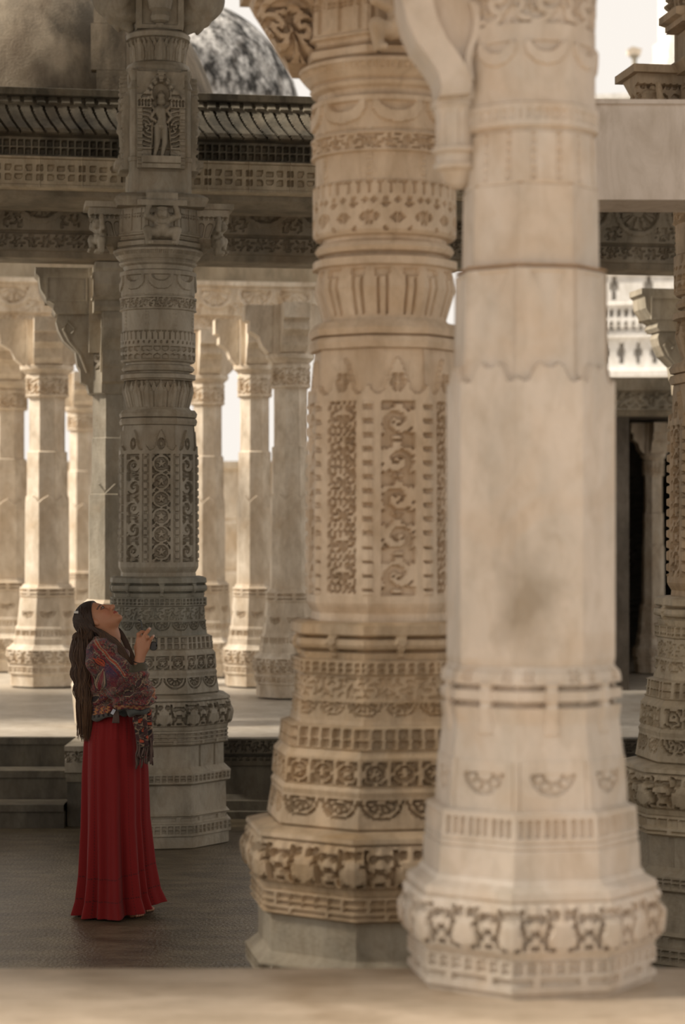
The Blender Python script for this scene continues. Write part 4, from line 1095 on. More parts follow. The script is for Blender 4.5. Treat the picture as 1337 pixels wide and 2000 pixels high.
# arms
SH_R, EL_R, WR_R = wp3(204, 1285, -0.155), wp3(281, 1368, -0.215), wp3(277, 1293, -0.155)
bf.chain([SH_R, (SH_R + EL_R) / 2, EL_R], [0.052, 0.044, 0.037], 0.02)
bf.chain([EL_R, EL_R * 0.6 + WR_R * 0.4, WR_R], [0.038, 0.037, 0.0255], 0.015)
SH_L, EL_L, WR_L = wp3(208, 1285, 0.155), wp3(250, 1378, 0.21), wp3(283, 1362, 0.02)
bf.chain([SH_L, EL_L], [0.052, 0.038], 0.02); bf.chain([EL_L, WR_L], [0.038, 0.026], 0.015)
# right hand: back of the hand to the camera, fingers up
yh = -0.150
KN = [wp3(275, 1252, yh), wp3(282.5, 1249.5, yh - 0.006), wp3(289.5, 1251.5, yh - 0.006), wp3(295.5, 1256.5, yh - 0.001)]
for k_, q in zip(KN, (0.0125, 0.013, 0.0125, 0.0115)):
    bf.cap(WR_R + (k_ - WR_R) * 0.12 + np.array((0.0, 0, 0)), k_, 0.0185, q, 0.012)
bf.cap(wp3(281, 1278, yh), wp3(291, 1266, yh), 0.017, 0.014, 0.012)
F_ = [[KN[0], wp3(275.8, 1240.5, yh - 0.008), wp3(281, 1236.2, yh + 0.012), wp3(286.5, 1236.2, yh + 0.018)],
      [KN[1], wp3(289, 1240, yh - 0.008), wp3(294, 1233.8, yh - 0.002), wp3(297.2, 1229.6, yh + 0.004)],
      [KN[2], wp3(293.8, 1245.4, yh - 0.02), wp3(294.2, 1249.5, yh - 0.003), wp3(292.0, 1252.8, yh + 0.022)],
      [KN[3], wp3(299.6, 1249.5, yh - 0.006), wp3(302.4, 1246.4, yh + 0.002), wp3(304.4, 1243.4, yh + 0.006)]]
for pts, r0 in zip(F_, (0.0098, 0.0100, 0.0094, 0.0084)):
    bf.chain(pts, [r0 + 0.001, r0, r0 * 0.92, r0 * 0.78], 0.0035)
TH = [wp3(274, 1278, yh + 0.012), wp3(270.5, 1266, yh + 0.03), wp3(273.5, 1254, yh + 0.042), wp3(279, 1246, yh + 0.042)]
bf.chain(TH, [0.016, 0.0125, 0.0108, 0.009], 0.006)
# left hand resting inside the shawl
for i in range(4):
    a_ = WR_L + np.array((0.03, -0.05 + 0.0, 0.03 - 0.019 * i)); b_ = a_ + np.array((0.02, -0.035, 0.002)); c_ = b_ + np.array((-0.02, -0.025, -0.004))
    bf.cap(WR_L, a_, 0.02, 0.0115, 0.012); bf.chain([a_, b_, c_], [0.010, 0.009, 0.0075], 0.004)
bf.chain([WR_L, WR_L + np.array((0.005, -0.03, 0.04)), WR_L + np.array((0.01, -0.055, 0.055))], [0.016, 0.012, 0.009], 0.006)
# legs and bare feet
for y_, x_ in ((-0.075, 0.035), (0.08, 0.075)):
    bf.chain([wp3(226, 1455, y_ * 0.72), np.array((0.01 + x_ * 0.3, y_ * 0.9, 0.50)), np.array((x_ - 0.045, y_, 0.10))], [0.068, 0.052, 0.038], 0.03)
    bf.chain([np.array((x_ - 0.07, y_, 0.032)), np.array((x_ - 0.02, y_, 0.055)), np.array((x_ + 0.06, y_ - 0.005, 0.026))], [0.03, 0.034, 0.022], 0.02)
    bf.cap((x_ - 0.045, y_, 0.10), (x_ - 0.04, y_, 0.055), 0.036, 0.034, 0.02)
    bf.cap((x_ + 0.06, y_ - 0.03, 0.02), (x_ + 0.062, y_ + 0.022, 0.02), 0.02, 0.02, 0.012)
    for i, (dy, L_, r_) in enumerate(((0.026, 0.046, 0.0125), (0.008, 0.046, 0.0095), (-0.008, 0.040, 0.009), (-0.022, 0.032, 0.0085), (-0.035, 0.022, 0.008))):
        bf.chain([(x_ + 0.055, y_ + dy, 0.018), (x_ + 0.065 + L_ * 0.5, y_ + dy, 0.017), (x_ + 0.062 + L_, y_ + dy, 0.0095)], [r_, r_, r_ * 0.88], 0.004)
me = bf.mesh('person')
V = verts(me)
H = V - HC
a_, b_, c_ = H @ hf, H @ hu, H @ hr
col = np.tile(lin(186, 132, 101), (len(V), 1))
def blend(mask, colr):
    global col
    m = np.clip(mask, 0, 1)[:, None]; col = col * (1 - m) + colr * m
face = (np.linalg.norm(H, axis=1) < 0.16)
blend(face * np.exp(-(((a_ - 0.055) / 0.04) ** 2 + ((b_ + 0.03) / 0.025) ** 2 + ((np.abs(c_) - 0.04) / 0.02) ** 2)) * 0.5, lin(190, 108, 84))
lip = face * (np.abs(b_ + 0.0615) < 0.0095 - 0.25 * np.abs(c_)) * (np.abs(c_) < 0.024) * (a_ > 0.070)
blend(lip * 0.85, lin(150, 62, 58))
brow = face * (np.abs(b_ - 0.0205 + 8 * (np.abs(c_) - 0.03) ** 2) < 0.0042) * (np.abs(c_) > 0.012) * (np.abs(c_) < 0.050) * (a_ > 0.045)
blend(brow * 0.85, lin(52, 34, 26))
eyel = face * (np.hypot((b_ - 0.0) / 0.0088, (np.abs(c_) - 0.032) / 0.0165) < 1) * (a_ > 0.05)
blend(eyel * 0.75, lin(66, 40, 32))
tips = np.zeros(len(V))
for pts in F_[1:]:
    tips = np.maximum(tips, (np.linalg.norm(V - np.array(pts[-1]) - np.array((0.0015, -0.004, 0.003)), axis=1) < 0.0085) * 1.0)
blend(tips * 0.7, lin(226, 200, 190))
set_col(me, col)
M_SKIN = attr_material('skin', 0.5, 0, 0.05, 300, 0.12)
woman = link('person', me, M_SKIN, None, ((225 - CX) * WY / F, WY, 0.002))
tag(woman, 'woman in long red skirt and paisley shawl, head tilted back, hand raised with sunglasses', 'person')

# eyes
M_EYEW = plain('eye_white', (0.32, 0.28, 0.25, 1), 0.3); M_EYE = plain('dark_iris', (0.02, 0.012, 0.008, 1), 0.15)
for s in (-1, 1):
    e = MB(); c = hd(0.0715, 0.0, s * 0.0315)
    ax, ay = hf * 0.95 + hr * 0.25 * s, hu
    def ellipse(mb, c, rx, ry, d):
        n = 20; V_ = [c + hr * rx * math.cos(t) + hu * ry * math.sin(t) - hf * 0.004 * (math.cos(t) ** 2) for t in [2 * math.pi * i / n for i in range(n)]] + [c + hf * d]
        mb.add([tuple(v) for v in V_], [(i, (i + 1) % n, n) for i in range(n)] + [tuple(range(n - 1, -1, -1))])
    ellipse(e, c + hf * 0.0085, 0.0115, 0.0048, 0.004)
    eo = e.build('eye', M_EYEW, woman, smooth=True)
    ir = MB(); ellipse(ir, c + hf * 0.0112 + hu * 0.001 - hr * 0.001 * s, 0.0068, 0.0050, 0.003); ir.build('iris', M_EYE, eo, smooth=True)
    ls = MB().tube([tuple(c + hf * (0.011 - 0.003 * abs(t)) + hu * (0.0056 - 0.004 * t * t) + hr * 0.0135 * t) for t in (-1, -0.5, 0, 0.5, 1)], 0.0017, 6)
    ls.build('eyelashes', M_EYE, woman)

# hair
def catmull(P, n):
    P = [np.array(p, float) for p in P]; P = [2 * P[0] - P[1]] + P + [2 * P[-1] - P[-2]]; out = []
    for i in range(1, len(P) - 2):
        for j in range(n):
            t = j / n
            out.append(0.5 * (2 * P[i] + (P[i + 1] - P[i - 1]) * t + (2 * P[i - 1] - 5 * P[i] + 4 * P[i + 1] - P[i + 2]) * t * t + (3 * P[i] - P[i - 1] - 3 * P[i + 1] + P[i + 2]) * t ** 3))
    return out + [P[-2]]
hfld = Field((-0.28, -0.27, 0.85), (0.16, 0.20, 1.72), 0.004)
hfld.ell(hd(-0.014, 0.024), (0.100, 0.107, 0.082), 0.01, HROT)
hfld.chain([hd(-0.06, 0.0, 0.02), wp3(170, 1262, -0.05), wp3(168, 1320, -0.06), wp3(168, 1380, -0.06), wp3(172, 1425, -0.05)], [0.050, 0.046, 0.038, 0.030, 0.010], 0.03)
hfld.chain([hd(-0.06, 0.0, -0.02), wp3(172, 1262, 0.04), wp3(170, 1320, 0.03), wp3(168, 1390, 0.0)], [0.05, 0.045, 0.038, 0.02], 0.03)
hfld.chain([hd(-0.02, -0.01, 0.062), wp3(200, 1240, -0.085), wp3(216, 1258, -0.10)], [0.022, 0.022, 0.014], 0.02)
# open the face: everything in front of the hairline plane
g = np.meshgrid(*[hfld.lo[i] + hfld.h * np.arange(hfld.n[i]) for i in range(3)], indexing='ij', sparse=True)
A = sum((g[i] - HC[i]) * hf[i] for i in range(3)); B = sum((g[i] - HC[i]) * hu[i] for i in range(3))
near_head = (A ** 2 + B ** 2) < 0.16 ** 2
plane = (A - B * 1.0 - 0.0) * 0.71
hfld.f = np.where(near_head & (B > -0.10), np.maximum(hfld.f, plane), hfld.f).astype(np.float32)
hme = hfld.mesh('hair_mass')
HVc = verts(hme)
hp = np.empty(len(hme.polygons) * 4, np.int32); hme.polygons.foreach_get('vertices', hp)
allV = [HVc]; allF = [hp.reshape(-1, 4)]; base = len(HVc); allC = [np.tile(lin(40, 27, 20), (len(HVc), 1))]
def scalp(a, b, c, lift=0.0):
    d = np.array((a + 0.014, b - 0.024, c)); q = np.sqrt((d / np.array((0.100, 0.107, 0.082))) @ (d / np.array((0.100, 0.107, 0.082))))
    d = d / q * (1 + lift); return hd(d[0] - 0.014, d[1] + 0.024, d[2])
def add_strand(P, r0, colr, tipc):
    global base
    P = catmull(P, 6); n = len(P); mb = MB()
    rad = [r0 * (0.12 + 0.88 * math.sin(min(1, i / (n * 0.2)) * math.pi / 2)) * (1 - 0.75 * (i / (n - 1)) ** 2.5) for i in range(n)]
    mb.tube([tuple(p) for p in P], rad, 5)
    Vs = np.array([tuple(v) for v in mb.v]); q = np.array([f for f in mb.f if len(f) == 4], np.int32) + base
    allV.append(Vs); allF.append(q); base += len(Vs)
    t = np.repeat(np.linspace(0, 1, n), 5)[:, None]
    allC.append(colr * (1 - t) + tipc * t)
rnd = random.Random(3)
DK, MD, LT = lin(30, 20, 15), lin(66, 44, 31), lin(118, 86, 60)
for i in range(820):                                   # long hair down the back
    c0 = rnd.uniform(-0.072, 0.082) if i % 2 else rnd.uniform(0.02, 0.082); bb = rnd.uniform(0.0, 0.10)
    if i % 3 == 0: c0 = math.copysign(0.080 * math.sqrt(max(0.05, 1 - (bb / 0.125) ** 2)), c0)
    start = scalp(bb - 0.022, bb, c0) if i % 3 == 0 else scalp(rnd.uniform(-0.06, 0.04), 0.11, c0 * 0.8)
    fr = rnd.random()
    x1 = 146 + 42 * fr + rnd.uniform(-3, 3); x2 = 144 + 42 * fr + rnd.uniform(-3, 3); x3 = 147 + 38 * fr + rnd.uniform(-4, 4); x4 = 156 + 28 * fr + rnd.uniform(-6, 6)
    yy = -0.02 - 0.105 * math.sqrt(max(0, 1 - (2 * fr - 1) ** 2)) * (1 if c0 > -0.03 else -0.8) + rnd.uniform(-0.01, 0.01)
    top = scalp(-0.10 + 0.085 * fr, 0.05 - 0.075 * rnd.random(), math.copysign(max(abs(c0), 0.085 * fr), c0), 0.04)
    ye = 1395 + 50 * rnd.random() ** 0.8 + 12 * (0.5 - abs(fr - 0.5))
    w = rnd.uniform(-4, 4)
    wv = rnd.uniform(-3.5, 3.5)
    sm = (start + top) / 2; q_ = (sm - HC) @ hf, (sm - HC) @ hu, (sm - HC) @ hr
    P = [start, scalp(*q_, 0.035), top, wp3(x1, 1245, yy * 0.8), wp3(x2 + w + wv, 1285, yy), wp3(x3 - w - wv, 1320, yy), wp3((x3 + x4) / 2 + w + wv, 1352, yy), wp3((x3 + x4) / 2 + 3 - wv, 1382, yy), wp3(x4, ye, yy * 0.8)]
    lt = rnd.random(); k = rnd.random()
    add_strand(P, rnd.uniform(0.0018, 0.0042), DK * (1 - 0.5 * k) + MD * 0.5 * k, (MD * (1 - lt) + LT * lt))
for i in range(210):                                    # locks over the near shoulder to the chest
    fr = rnd.random(); b0 = rnd.uniform(0.0, 0.085)
    start = scalp(b0 - 0.022, b0 + 0.008, 0.05 + 0.03 * (1 - b0 / 0.085), 0.01)
    mid = hd(-0.018 - 0.02 * fr, -0.012 + 0.012 * fr, 0.086)
    j = rnd.uniform(-2, 2)
    P = [start, mid, wp3(198 + 10 * fr + j, 1240 + 3 * j, -0.098), wp3(216 + 12 * fr + j, 1257 - 9 * fr, -0.112), wp3(236 + 10 * fr, 1276 - 9 * fr + j, -0.118), wp3(252 + 9 * fr + j, 1300 - 6 * fr, -0.115), wp3(262 + 4 * fr, 1318 + 8 * rnd.random() - 14 * fr, -0.10)]
    if i % 3 == 0: P = P[:3] + [wp3(200 + 8 * fr, 1262, -0.13), wp3(196 + 9 * fr, 1285, -0.17)]
    k = rnd.random()
    add_strand(P, rnd.uniform(0.0018, 0.0038), DK * (1 - 0.5 * k) + MD * 0.5 * k, MD * (1 - k) + LT * k)
for i in range(120):                                     # locks in front of the far shoulder
    fr = rnd.random(); j = rnd.uniform(-2, 2)
    P = [hd(-0.01, 0.0, -0.07), wp3(222 + 8 * fr, 1232, 0.05), wp3(234 + 9 * fr + j, 1250, 0.045), wp3(246 + 9 * fr + j, 1274, 0.03), wp3(256 + 9 * fr + j, 1296, 0.01), wp3(266 + 4 * fr, 1312 + j, 0.0)]
    k = rnd.random()
    add_strand(P, rnd.uniform(0.0018, 0.0036), DK, MD * (1 - k) + LT * k)
hm = mesh_np('hair', np.concatenate(allV), np.concatenate(allF), smooth=True)
set_col(hm, np.concatenate(allC))
link('hair', hm, attr_material('brown_hair', 0.62, 0, 0.0), woman)
bpy.data.meshes.remove(hme)
# white hair clip
MB().box(-0.010, 0.010, -0.004, 0.004, -0.006, 0.006).build('hair_clip', plain('clip_white', (0.7, 0.68, 0.64, 1), 0.4), woman, tuple(wp3(152, 1199, -0.07)), 0.3)

# skirt
nt_, nz_ = 420, 330
th = np.linspace(0, 2 * np.pi, nt_, endpoint=False)[None, :]; tz = np.linspace(0, 1, nz_)[:, None]
zt_ = [0.0, 0.2, 0.42, 0.6, 0.8, 0.95, 1.0]
hem = 0.008 + 0.058 * np.clip(np.cos(th), 0, 1) ** 1.5 + 0.006 * np.cos(5 * th) * np.clip(np.cos(th), 0, 1)
ztop = wp3(0, 1397)[2]
Z = ztop + (hem - ztop) * tz
xl = np.interp(tz, [0, .05, .15, .3, .55, .8, .93, 1], [172, 168, 164, 161, 160, 156, 150, 142])
xr = np.interp(tz, [0, .05, .15, .3, .55, .8, .93, 1], [274, 280, 284, 288, 290, 299, 307, 318])
cxm = ((xl + xr) / 2 - 225) / WS; hx = (xr - xl) / 2 / WS
hy = np.interp(tz, [0, .12, .3, .6, 1], [.12, .15, .165, .185, .225])
amp = 0.004 + 0.024 * tz ** 1.1
fold = 0.55 * np.cos(9 * th + 0.9 + 0.6 * tz) + 0.45 * np.cos(14 * th + 2.2 - 0.8 * tz) + 0.25 * np.cos(23 * th + 1.0)
rr = 1 + (fold * amp - amp * 0.35) / 0.16 + 0.008 * np.cos(40 * th) * (tz < 0.12)
X = cxm + hx * rr * np.cos(th); Y = 0.0 + hy * rr * np.sin(th)
Vs = np.stack([X + 0 * Z, Y + 0 * Z, Z + 0 * X], -1)
Vi = np.stack([cxm + (hx - 0.006) * rr * np.cos(th) + 0 * Z, (hy - 0.006) * rr * np.sin(th) + 0 * Z, Z + 0.0006], -1)
nv = nt_ * nz_
idx = np.arange(nv).reshape(nz_, nt_); nx_i = np.roll(idx, -1, 1)
Qo = np.stack([idx[:-1], idx[1:], nx_i[1:], nx_i[:-1]], -1).reshape(-1, 4)
Qi = np.stack([idx[:-1], nx_i[:-1], nx_i[1:], idx[1:]], -1).reshape(-1, 4) + nv
Qe = np.stack([idx[-1], idx[-1] + nv, nx_i[-1] + nv, nx_i[-1]], -1)
sk = mesh_np('skirt', np.concatenate([Vs.reshape(-1, 3), Vi.reshape(-1, 3)]), np.concatenate([Qo, Qi, Qe]), [idx[0].tolist()], True)
cR = np.tile(lin(128, 6, 7), (nz_, nt_, 1)); dark = lin(76, 5, 8)
S_ = th * 0.19 * 378; 
dots = (np.sin(Z * 378 * 1.05 + 0 * th) > 0.1)
for a0 in (-2.15, -1.05, -0.35, 1.2, 2.6):
    dth = np.abs((th - (a0 % (2 * np.pi)) + np.pi) % (2 * np.pi) - np.pi)
    cR = np.where(((dth < 0.009) & dots)[..., None], dark, cR)
rowm = (np.abs(Z - hem - 0.085) < 0.003) | (np.abs(Z - hem - 0.2) < 0.003)
cR = np.where((rowm & (np.sin(th * 120) > -0.2))[..., None], dark, cR)
set_col(sk, np.concatenate([cR.reshape(-1, 3)] * 2))
link('skirt', sk, attr_material('red_cotton', 0.85, 0.1, 0.25, 260), woman)

# shawl
sf = Field((-0.24, -0.36, 0.90), (0.30, 0.30, 1.50), 0.0036)
sf.ell(wp3(212, 1300), (0.112, 0.17, 0.125), 0.04); sf.ell(wp3(214, 1350), (0.118, 0.165, 0.15), 0.05); sf.ell(wp3(220, 1400), (0.135, 0.16, 0.10), 0.05)
sf.chain([wp3(200, 1270, -0.08), SH_R + np.array((0, 0, 0.008))], [0.068, 0.076], 0.04); sf.chain([wp3(204, 1270, 0.08), SH_L + np.array((0, 0, 0.008))], [0.068, 0.076], 0.04)
sf.chain([SH_R, SH_R * 0.5 + EL_R * 0.5, EL_R + np.array((-0.012, 0, 0.01))], [0.078, 0.084, 0.078], 0.03)
sf.chain([EL_R + np.array((-0.008, 0, 0.0)), EL_R * 0.5 + WR_R * 0.5 + np.array((-0.004, 0, 0.0)), wp3(278.5, 1304, -0.165)], [0.064, 0.054, 0.037], 0.025)
sf.ell(wp3(263, 1374, -0.20), (0.088, 0.075, 0.042), 0.02)
sf.ell(wp3(246, 1352, -0.19), (0.07, 0.07, 0.07), 0.03)
sf.chain([SH_L, EL_L, WR_L], [0.078, 0.075, 0.055], 0.03)
for s in (-1, 1):                                        # rolled collar
    sf.chain([wp3(186, 1262, s * 0.02), wp3(196, 1254, s * 0.085), wp3(212, 1264, s * 0.105), wp3(236, 1288, s * 0.095), wp3(257, 1312, s * 0.06), wp3(262, 1340, s * 0.02)], [0.022, 0.024, 0.024, 0.022, 0.020, 0.02], 0.016)
g = np.meshgrid(*[sf.lo[i] + sf.h * np.arange(sf.n[i]) for i in range(3)], indexing='ij', sparse=True)
hemz = (1790 - (1409 - 0.18 * np.clip(g[0] * WS + 225 - 172, 0, 80))) / WS + 0.004 * np.sin(g[1] * 60)
tors = (g[1] > -0.165) | (g[0] < 0.02)
sf.f = np.maximum(sf.f, np.where(tors, hemz - g[2], -9)).astype(np.float32)
# open neck and cuff
sf.cap(wp3(214, 1256), wp3(206, 1220), 0.062, 0.075, 0.01, True)
sf.cap(wp3(277.6, 1300, -0.160), wp3(277, 1285, -0.155), 0.030, 0.034, 0.006, True)
shm = sf.mesh('shawl')
V = verts(shm)
N_ = np.empty(len(V) * 3, np.float32); shm.vertices.foreach_get('normal', N_); N_ = N_.reshape(-1, 3)
px_ = V[:, 0] * WS + 225; py_ = 1790 - V[:, 2] * WS
ang = np.arctan2(V[:, 1], V[:, 0] + 0.03)
d1 = np.sin((px_ * 0.55 + py_ * 0.85) * 0.19 + np.sin(py_ * 0.06) * 1.5 + ang) * 0.0055
d2 = np.sin((px_ * 0.9 - py_ * 0.35) * 0.25 + np.sin(px_ * 0.05) * 2) * 0.0035
slv = ((px_ > 238) & (py_ > 1308)) * 1.0
d3 = np.sin((px_ * 0.25 + py_ * 0.97) * 0.36 + np.sin(px_ * 0.1)) * 0.006 * slv
V2 = V + N_ * (d1 + d2 + d3)[:, None]
shm.vertices.foreach_set('co', V2.astype(np.float32).ravel()); shm.update()
# woven paisley colours
u = px_ + 26 * np.sin(ang); v = py_ + 5 * np.cos(ang * 2)
w1 = np.sin(u * 0.21 + 1.8 * np.sin(v * 0.17)) + np.sin(v * 0.23 + 1.6 * np.sin(u * 0.13 + 1))
w2 = np.sin(u * 0.47 + 2.0 * np.sin(v * 0.31 + 0.5)) + np.sin(v * 0.52 + 2.0 * np.sin(u * 0.29))
w3 = np.sin(u * 0.85 + 1.5 * np.sin(v * 0.6)) * np.sin(v * 0.8 + 1.5 * np.sin(u * 0.5 + 2))
CRM, MRN, BLK, ORG, PUR, RED, GRY = lin(158, 136, 110), lin(70, 42, 42), lin(30, 25, 27), lin(178, 76, 48), lin(56, 44, 78), lin(116, 40, 46), lin(84, 80, 74)
col = np.tile(MRN, (len(V), 1))
def put(m, c):
    col[m] = c
put(w1 > 0.25, BLK); put(w1 > 0.75, lin(92, 74, 66)); put(w1 < -0.75, PUR); put((w1 < -1.1), RED)
put(np.abs(w2) < 0.13, lin(132, 112, 92)); put((w2 > 1.05), RED); put((w2 < -1.15), lin(120, 70, 60)); put(w3 > 0.8, lin(150, 66, 44)); put(w3 < -0.78, BLK); put((np.abs(w1 - 0.5) < 0.10), CRM)
def lerp_region(cx_, cy_, rx, ry, c, amt):
    m = np.clip(1.25 - np.hypot((px_ - cx_) / rx, (py_ - cy_) / ry), 0, 1)[:, None] * amt
    return col * (1 - m) + c * m
col = lerp_region(228, 1308, 24, 26, PUR, 0.75); col = lerp_region(232, 1330, 18, 14, RED, 0.6); col = lerp_region(180, 1275, 12, 18, PUR, 0.45); col = lerp_region(262, 1345, 30, 26, BLK, 0.55)
near = V[:, 1] < 0.02
def paisley(cx_, cy_, L, bend, cols, tilt=0.0):
    dx = (px_ - cx_) * math.cos(tilt) + (py_ - cy_) * math.sin(tilt); dy = -(px_ - cx_) * math.sin(tilt) + (py_ - cy_) * math.cos(tilt)
    t = np.clip((dy + L) / (2 * L), 0, 1)
    xc = bend * (1 - t) ** 2 * L - bend * L * 0.2
    hw = L * 0.46 * np.sin(np.pi * np.clip(t, 0, 1) ** 1.25) ** 0.8
    q = np.abs(dx - xc) / np.maximum(hw, 0.5)
    ok = near & (np.abs(dy) < L)
    for lim, c in cols: put(ok & (q < lim), c)
PZ = [(1.45, BLK), (1.15, CRM), (0.80, lin(70, 30, 36)), (0.62, CRM), (0.5, lin(120, 34, 40))]
paisley(205, 1326, 23, 0.25, PZ, 0.12)
paisley(205, 1291, 13, -0.5, [(1.4, BLK), (1.1, ORG), (0.6, BLK), (0.4, ORG)], -0.7)
paisley(184, 1330, 12, 0.4, [(1.3, CRM), (1.0, BLK), (0.6, RED)], -0.3); paisley(190, 1365, 13, 0.3, [(1.3, CRM), (1.0, MRN), (0.6, BLK)], 0.9)
paisley(262, 1350, 12, 0.4, [(1.3, CRM), (1.0, BLK), (0.6, MRN)], 1.1); paisley(280, 1330, 11, 0.4, [(1.3, CRM), (1.0, BLK), (0.6, MRN)], 0.3)
# orange and cream stripes along the collar edge
dl = (px_ - 198) * 0.72 - (py_ - 1262) * 0.69
on = near & (px_ > 190) & (px_ < 256) & (py_ < 1320) & (V[:, 1] < -0.03)
put(on & (np.abs(dl - 0.8) < 0.9), CRM); put(on & (np.abs(dl - 3.2) < 1.0), ORG); put(on & (np.abs(dl - 5.6) < 0.8), CRM); put(on & (np.abs(dl + 5) < 1.4), RED)
# hem borders
hd_ = (1409 - 0.18 * np.clip(px_ - 172, 0, 80)) - py_
tr = (px_ < 228)
put(tr & (hd_ < 9), GRY); put(tr & (hd_ < 9) & (np.sin(px_ * 0.7) > 0.2) & (hd_ > 3), BLK); put(tr & (hd_ > 9) & (hd_ < 22) & (np.sin(px_ * 0.5 + np.sin(py_)) > 0.3), lin(178, 120, 70))
sl = (px_ > 232) & (py_ > 1372)
put(sl & (py_ < 1382), lin(150, 106, 70)); put(sl & (py_ < 1382) & (np.sin(px_ * 0.55) * np.sin(py_ * 0.6) > 0.2), RED); put(sl & (py_ >= 1382), lin(78, 80, 76)); put(sl & (np.abs(py_ - 1372.5) < 1.2), BLK); put(sl & (np.abs(py_ - 1382) < 1), BLK)
cf_ = (py_ < 1311) & (px_ > 262) & (V[:, 1] < -0.1)
put(cf_, lin(84, 78, 62))
set_col(shm, col)
M_SHAWL = attr_material('paisley_cloth', 0.8, 0.15, 0.3, 240)
shawl = link('shawl', shm, M_SHAWL, woman)
# hanging end of the shawl with its tassels
tl = Field((-0.02, -0.30, 0.70), (0.28, 0.05, 1.12), 0.0036)
tl.chain([wp3(276, 1382, -0.17), wp3(280, 1410, -0.165), wp3(286, 1448, -0.16)], [0.036, 0.034, 0.030], 0.02)
tl.chain([wp3(290, 1392, -0.14), wp3(294, 1440, -0.13)], [0.03, 0.026], 0.02)
tm = tl.mesh('shawl_end'); V = verts(tm)
px_ = V[:, 0] * WS + 225; py_ = 1790 - V[:, 2] * WS; u = px_; v = py_ + V[:, 1] * 80
w1 = np.sin(u * 0.45 + 1.5 * np.sin(v * 0.2)) + np.sin(v * 0.3 + u * 0.2)
col = np.tile(lin(82, 62, 56), (len(V), 1)); put(w1 > 0.5, BLK); put(w1 < -0.6, MRN); put(np.abs(w1) < 0.15, CRM); put((w1 > 1.3), ORG)
V[:, 0] += 0.006 * np.sin(px_ * 0.8 + V[:, 2] * 20); tm.vertices.foreach_set('co', V.astype(np.float32).ravel())
set_col(tm, col); link('shawl_end', tm, M_SHAWL, woman)
tb = Field((0.05, -0.25, 0.74), (0.26, -0.02, 0.95), 0.003)
M_TAS = plain('tassel_thread', (0.13, 0.085, 0.07, 1), 0.9)
rt_ = random.Random(5)
for i in range(26):
    x0 = 272 + 30 * i / 25 + rt_.uniform(-1, 1); y0 = -0.175 + rt_.uniform(0, 0.05)
    ln = 1478 + 18 * math.sin(i * 0.9) * 0.5 + rt_.uniform(-6, 12)
    P = catmull([wp3(x0, 1440, y0), wp3(x0 + rt_.uniform(-3, 3), 1458, y0), wp3(x0 + rt_.uniform(-3, 3), 1474, y0 - 0.005), wp3(x0 + rt_.uniform(-2, 3), ln + 4, y0)], 4)
    MB().tube([tuple(p) for p in P], [0.0045 + 0.001 * math.sin(j * 1.3) for j in range(len(P))], 6).build('tassel', M_TAS, woman, smooth=True)
MB().box(-0.008, 0.008, -0.001, 0.001, -0.014, 0.014).build('care_tag', plain('white_tag', (0.62, 0.64, 0.72, 1), 0.6), woman, tuple(wp3(229, 1388, -0.205)), 0.1).rotation_euler.y = 0.5
for i in range(5):
    x0 = 229 + 2.2 * i
    P = catmull([wp3(x0, 1386, -0.19), wp3(x0 + 1, 1398, -0.195), wp3(x0 - 1 + i * 0.5, 1410, -0.19)], 4)
    MB().tube([tuple(p) for p in P], 0.005, 6).build('tassel', M_TAS, woman, smooth=True)
# bracelet
bd = WR_R + (KN[1] - WR_R) * 0.02
P = []
ax1 = np.array((1, 0, -0.12)); ax1 /= np.linalg.norm(ax1); ax2 = np.array((0, 1, 0.3)); ax2 /= np.linalg.norm(ax2)
P = [tuple(bd + ax1 * 0.0305 * math.cos(t) + ax2 * 0.0285 * math.sin(t)) for t in np.linspace(0, 2 * np.pi, 33)]
MB().tube(P, 0.0028, 8).build('bracelet', plain('dark_cord', (0.02, 0.014, 0.012, 1), 0.5), woman, smooth=True)

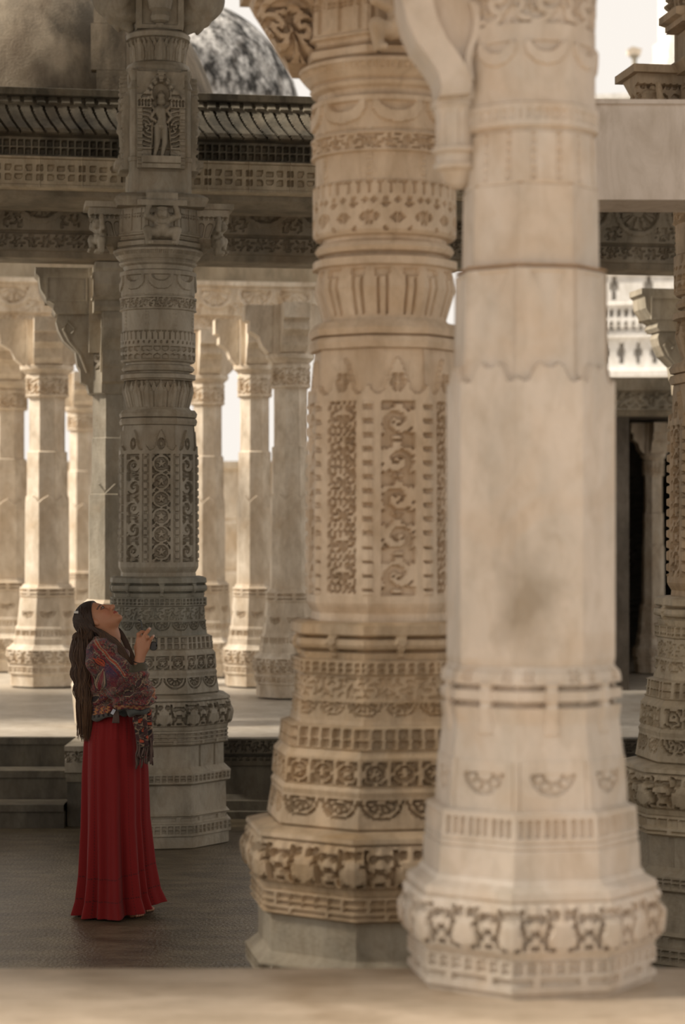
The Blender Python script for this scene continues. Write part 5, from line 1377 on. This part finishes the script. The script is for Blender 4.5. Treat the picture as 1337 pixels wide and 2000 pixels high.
# sunglasses in her hand
M_BLK = plain('black_acetate', (0.012, 0.011, 0.011, 1), 0.25)
O = np.array(woman.location)
gl = thing('sunglasses', 'black sunglasses held in the fingers of the woman', 'sunglasses', tuple(O + wp3(292, 1250, yh + 0.03)))
off = -wp3(292, 1250, yh + 0.03)
def gp(x, y, d): return tuple(wp3(x, y, yh + d) + off)
MB().tube([gp(273.2, 1213.2, 0.03), gp(277.5, 1213.8, 0.028), gp(279.6, 1216, 0.026), gp(280.8, 1226, 0.024), gp(282.5, 1238, 0.026), gp(286, 1250, 0.03)], [0.003, 0.0032, 0.003, 0.0032, 0.0034, 0.0034], 8).build('temple_arm', M_BLK, gl, smooth=True)
MB().tube([gp(303.5, 1246.2, 0.03), gp(306.5, 1246.6, 0.03), gp(308.8, 1250, 0.028), gp(309.8, 1258, 0.026), gp(309, 1264, 0.026)], 0.0028, 8).build('temple_arm', M_BLK, gl, smooth=True)
def lens(cx_, cy_, d, tilt):
    n = 28; out = []
    for t in [2 * math.pi * i / n for i in range(n)]:
        ex = abs(math.cos(t)) ** 0.7 * math.copysign(1, math.cos(t)) * 6.6; ey = abs(math.sin(t)) ** 0.7 * math.copysign(1, math.sin(t)) * 7.8
        out.append((cx_ + ex * math.cos(tilt) - ey * math.sin(tilt), cy_ + ex * math.sin(tilt) + ey * math.cos(tilt)))
    return out
for cx_, cy_, d in ((303.5, 1263.5, 0.024), (290, 1258, 0.04)):
    o_ = lens(cx_, cy_, d, 0.12); n = len(o_)
    V_ = [gp(x, y, d) for x, y in o_] + [gp(x, y, d + 0.003) for x, y in o_]
    MB().add(V_, [tuple(range(n)), tuple(range(2 * n - 1, n - 1, -1))] + [(i, i + n, (i + 1) % n + n, (i + 1) % n) for i in range(n)]).build('lens', M_BLK, gl)
    MB().tube([gp(x, y, d + 0.0015) for x, y in o_ + o_[:1]], 0.0024, 6).build('rim', M_BLK, gl, smooth=True)
MB().tube([gp(296, 1257, 0.036), gp(297.5, 1256.5, 0.033), gp(299, 1257.5, 0.028)], 0.0026, 6).build('bridge', M_BLK, gl, smooth=True)
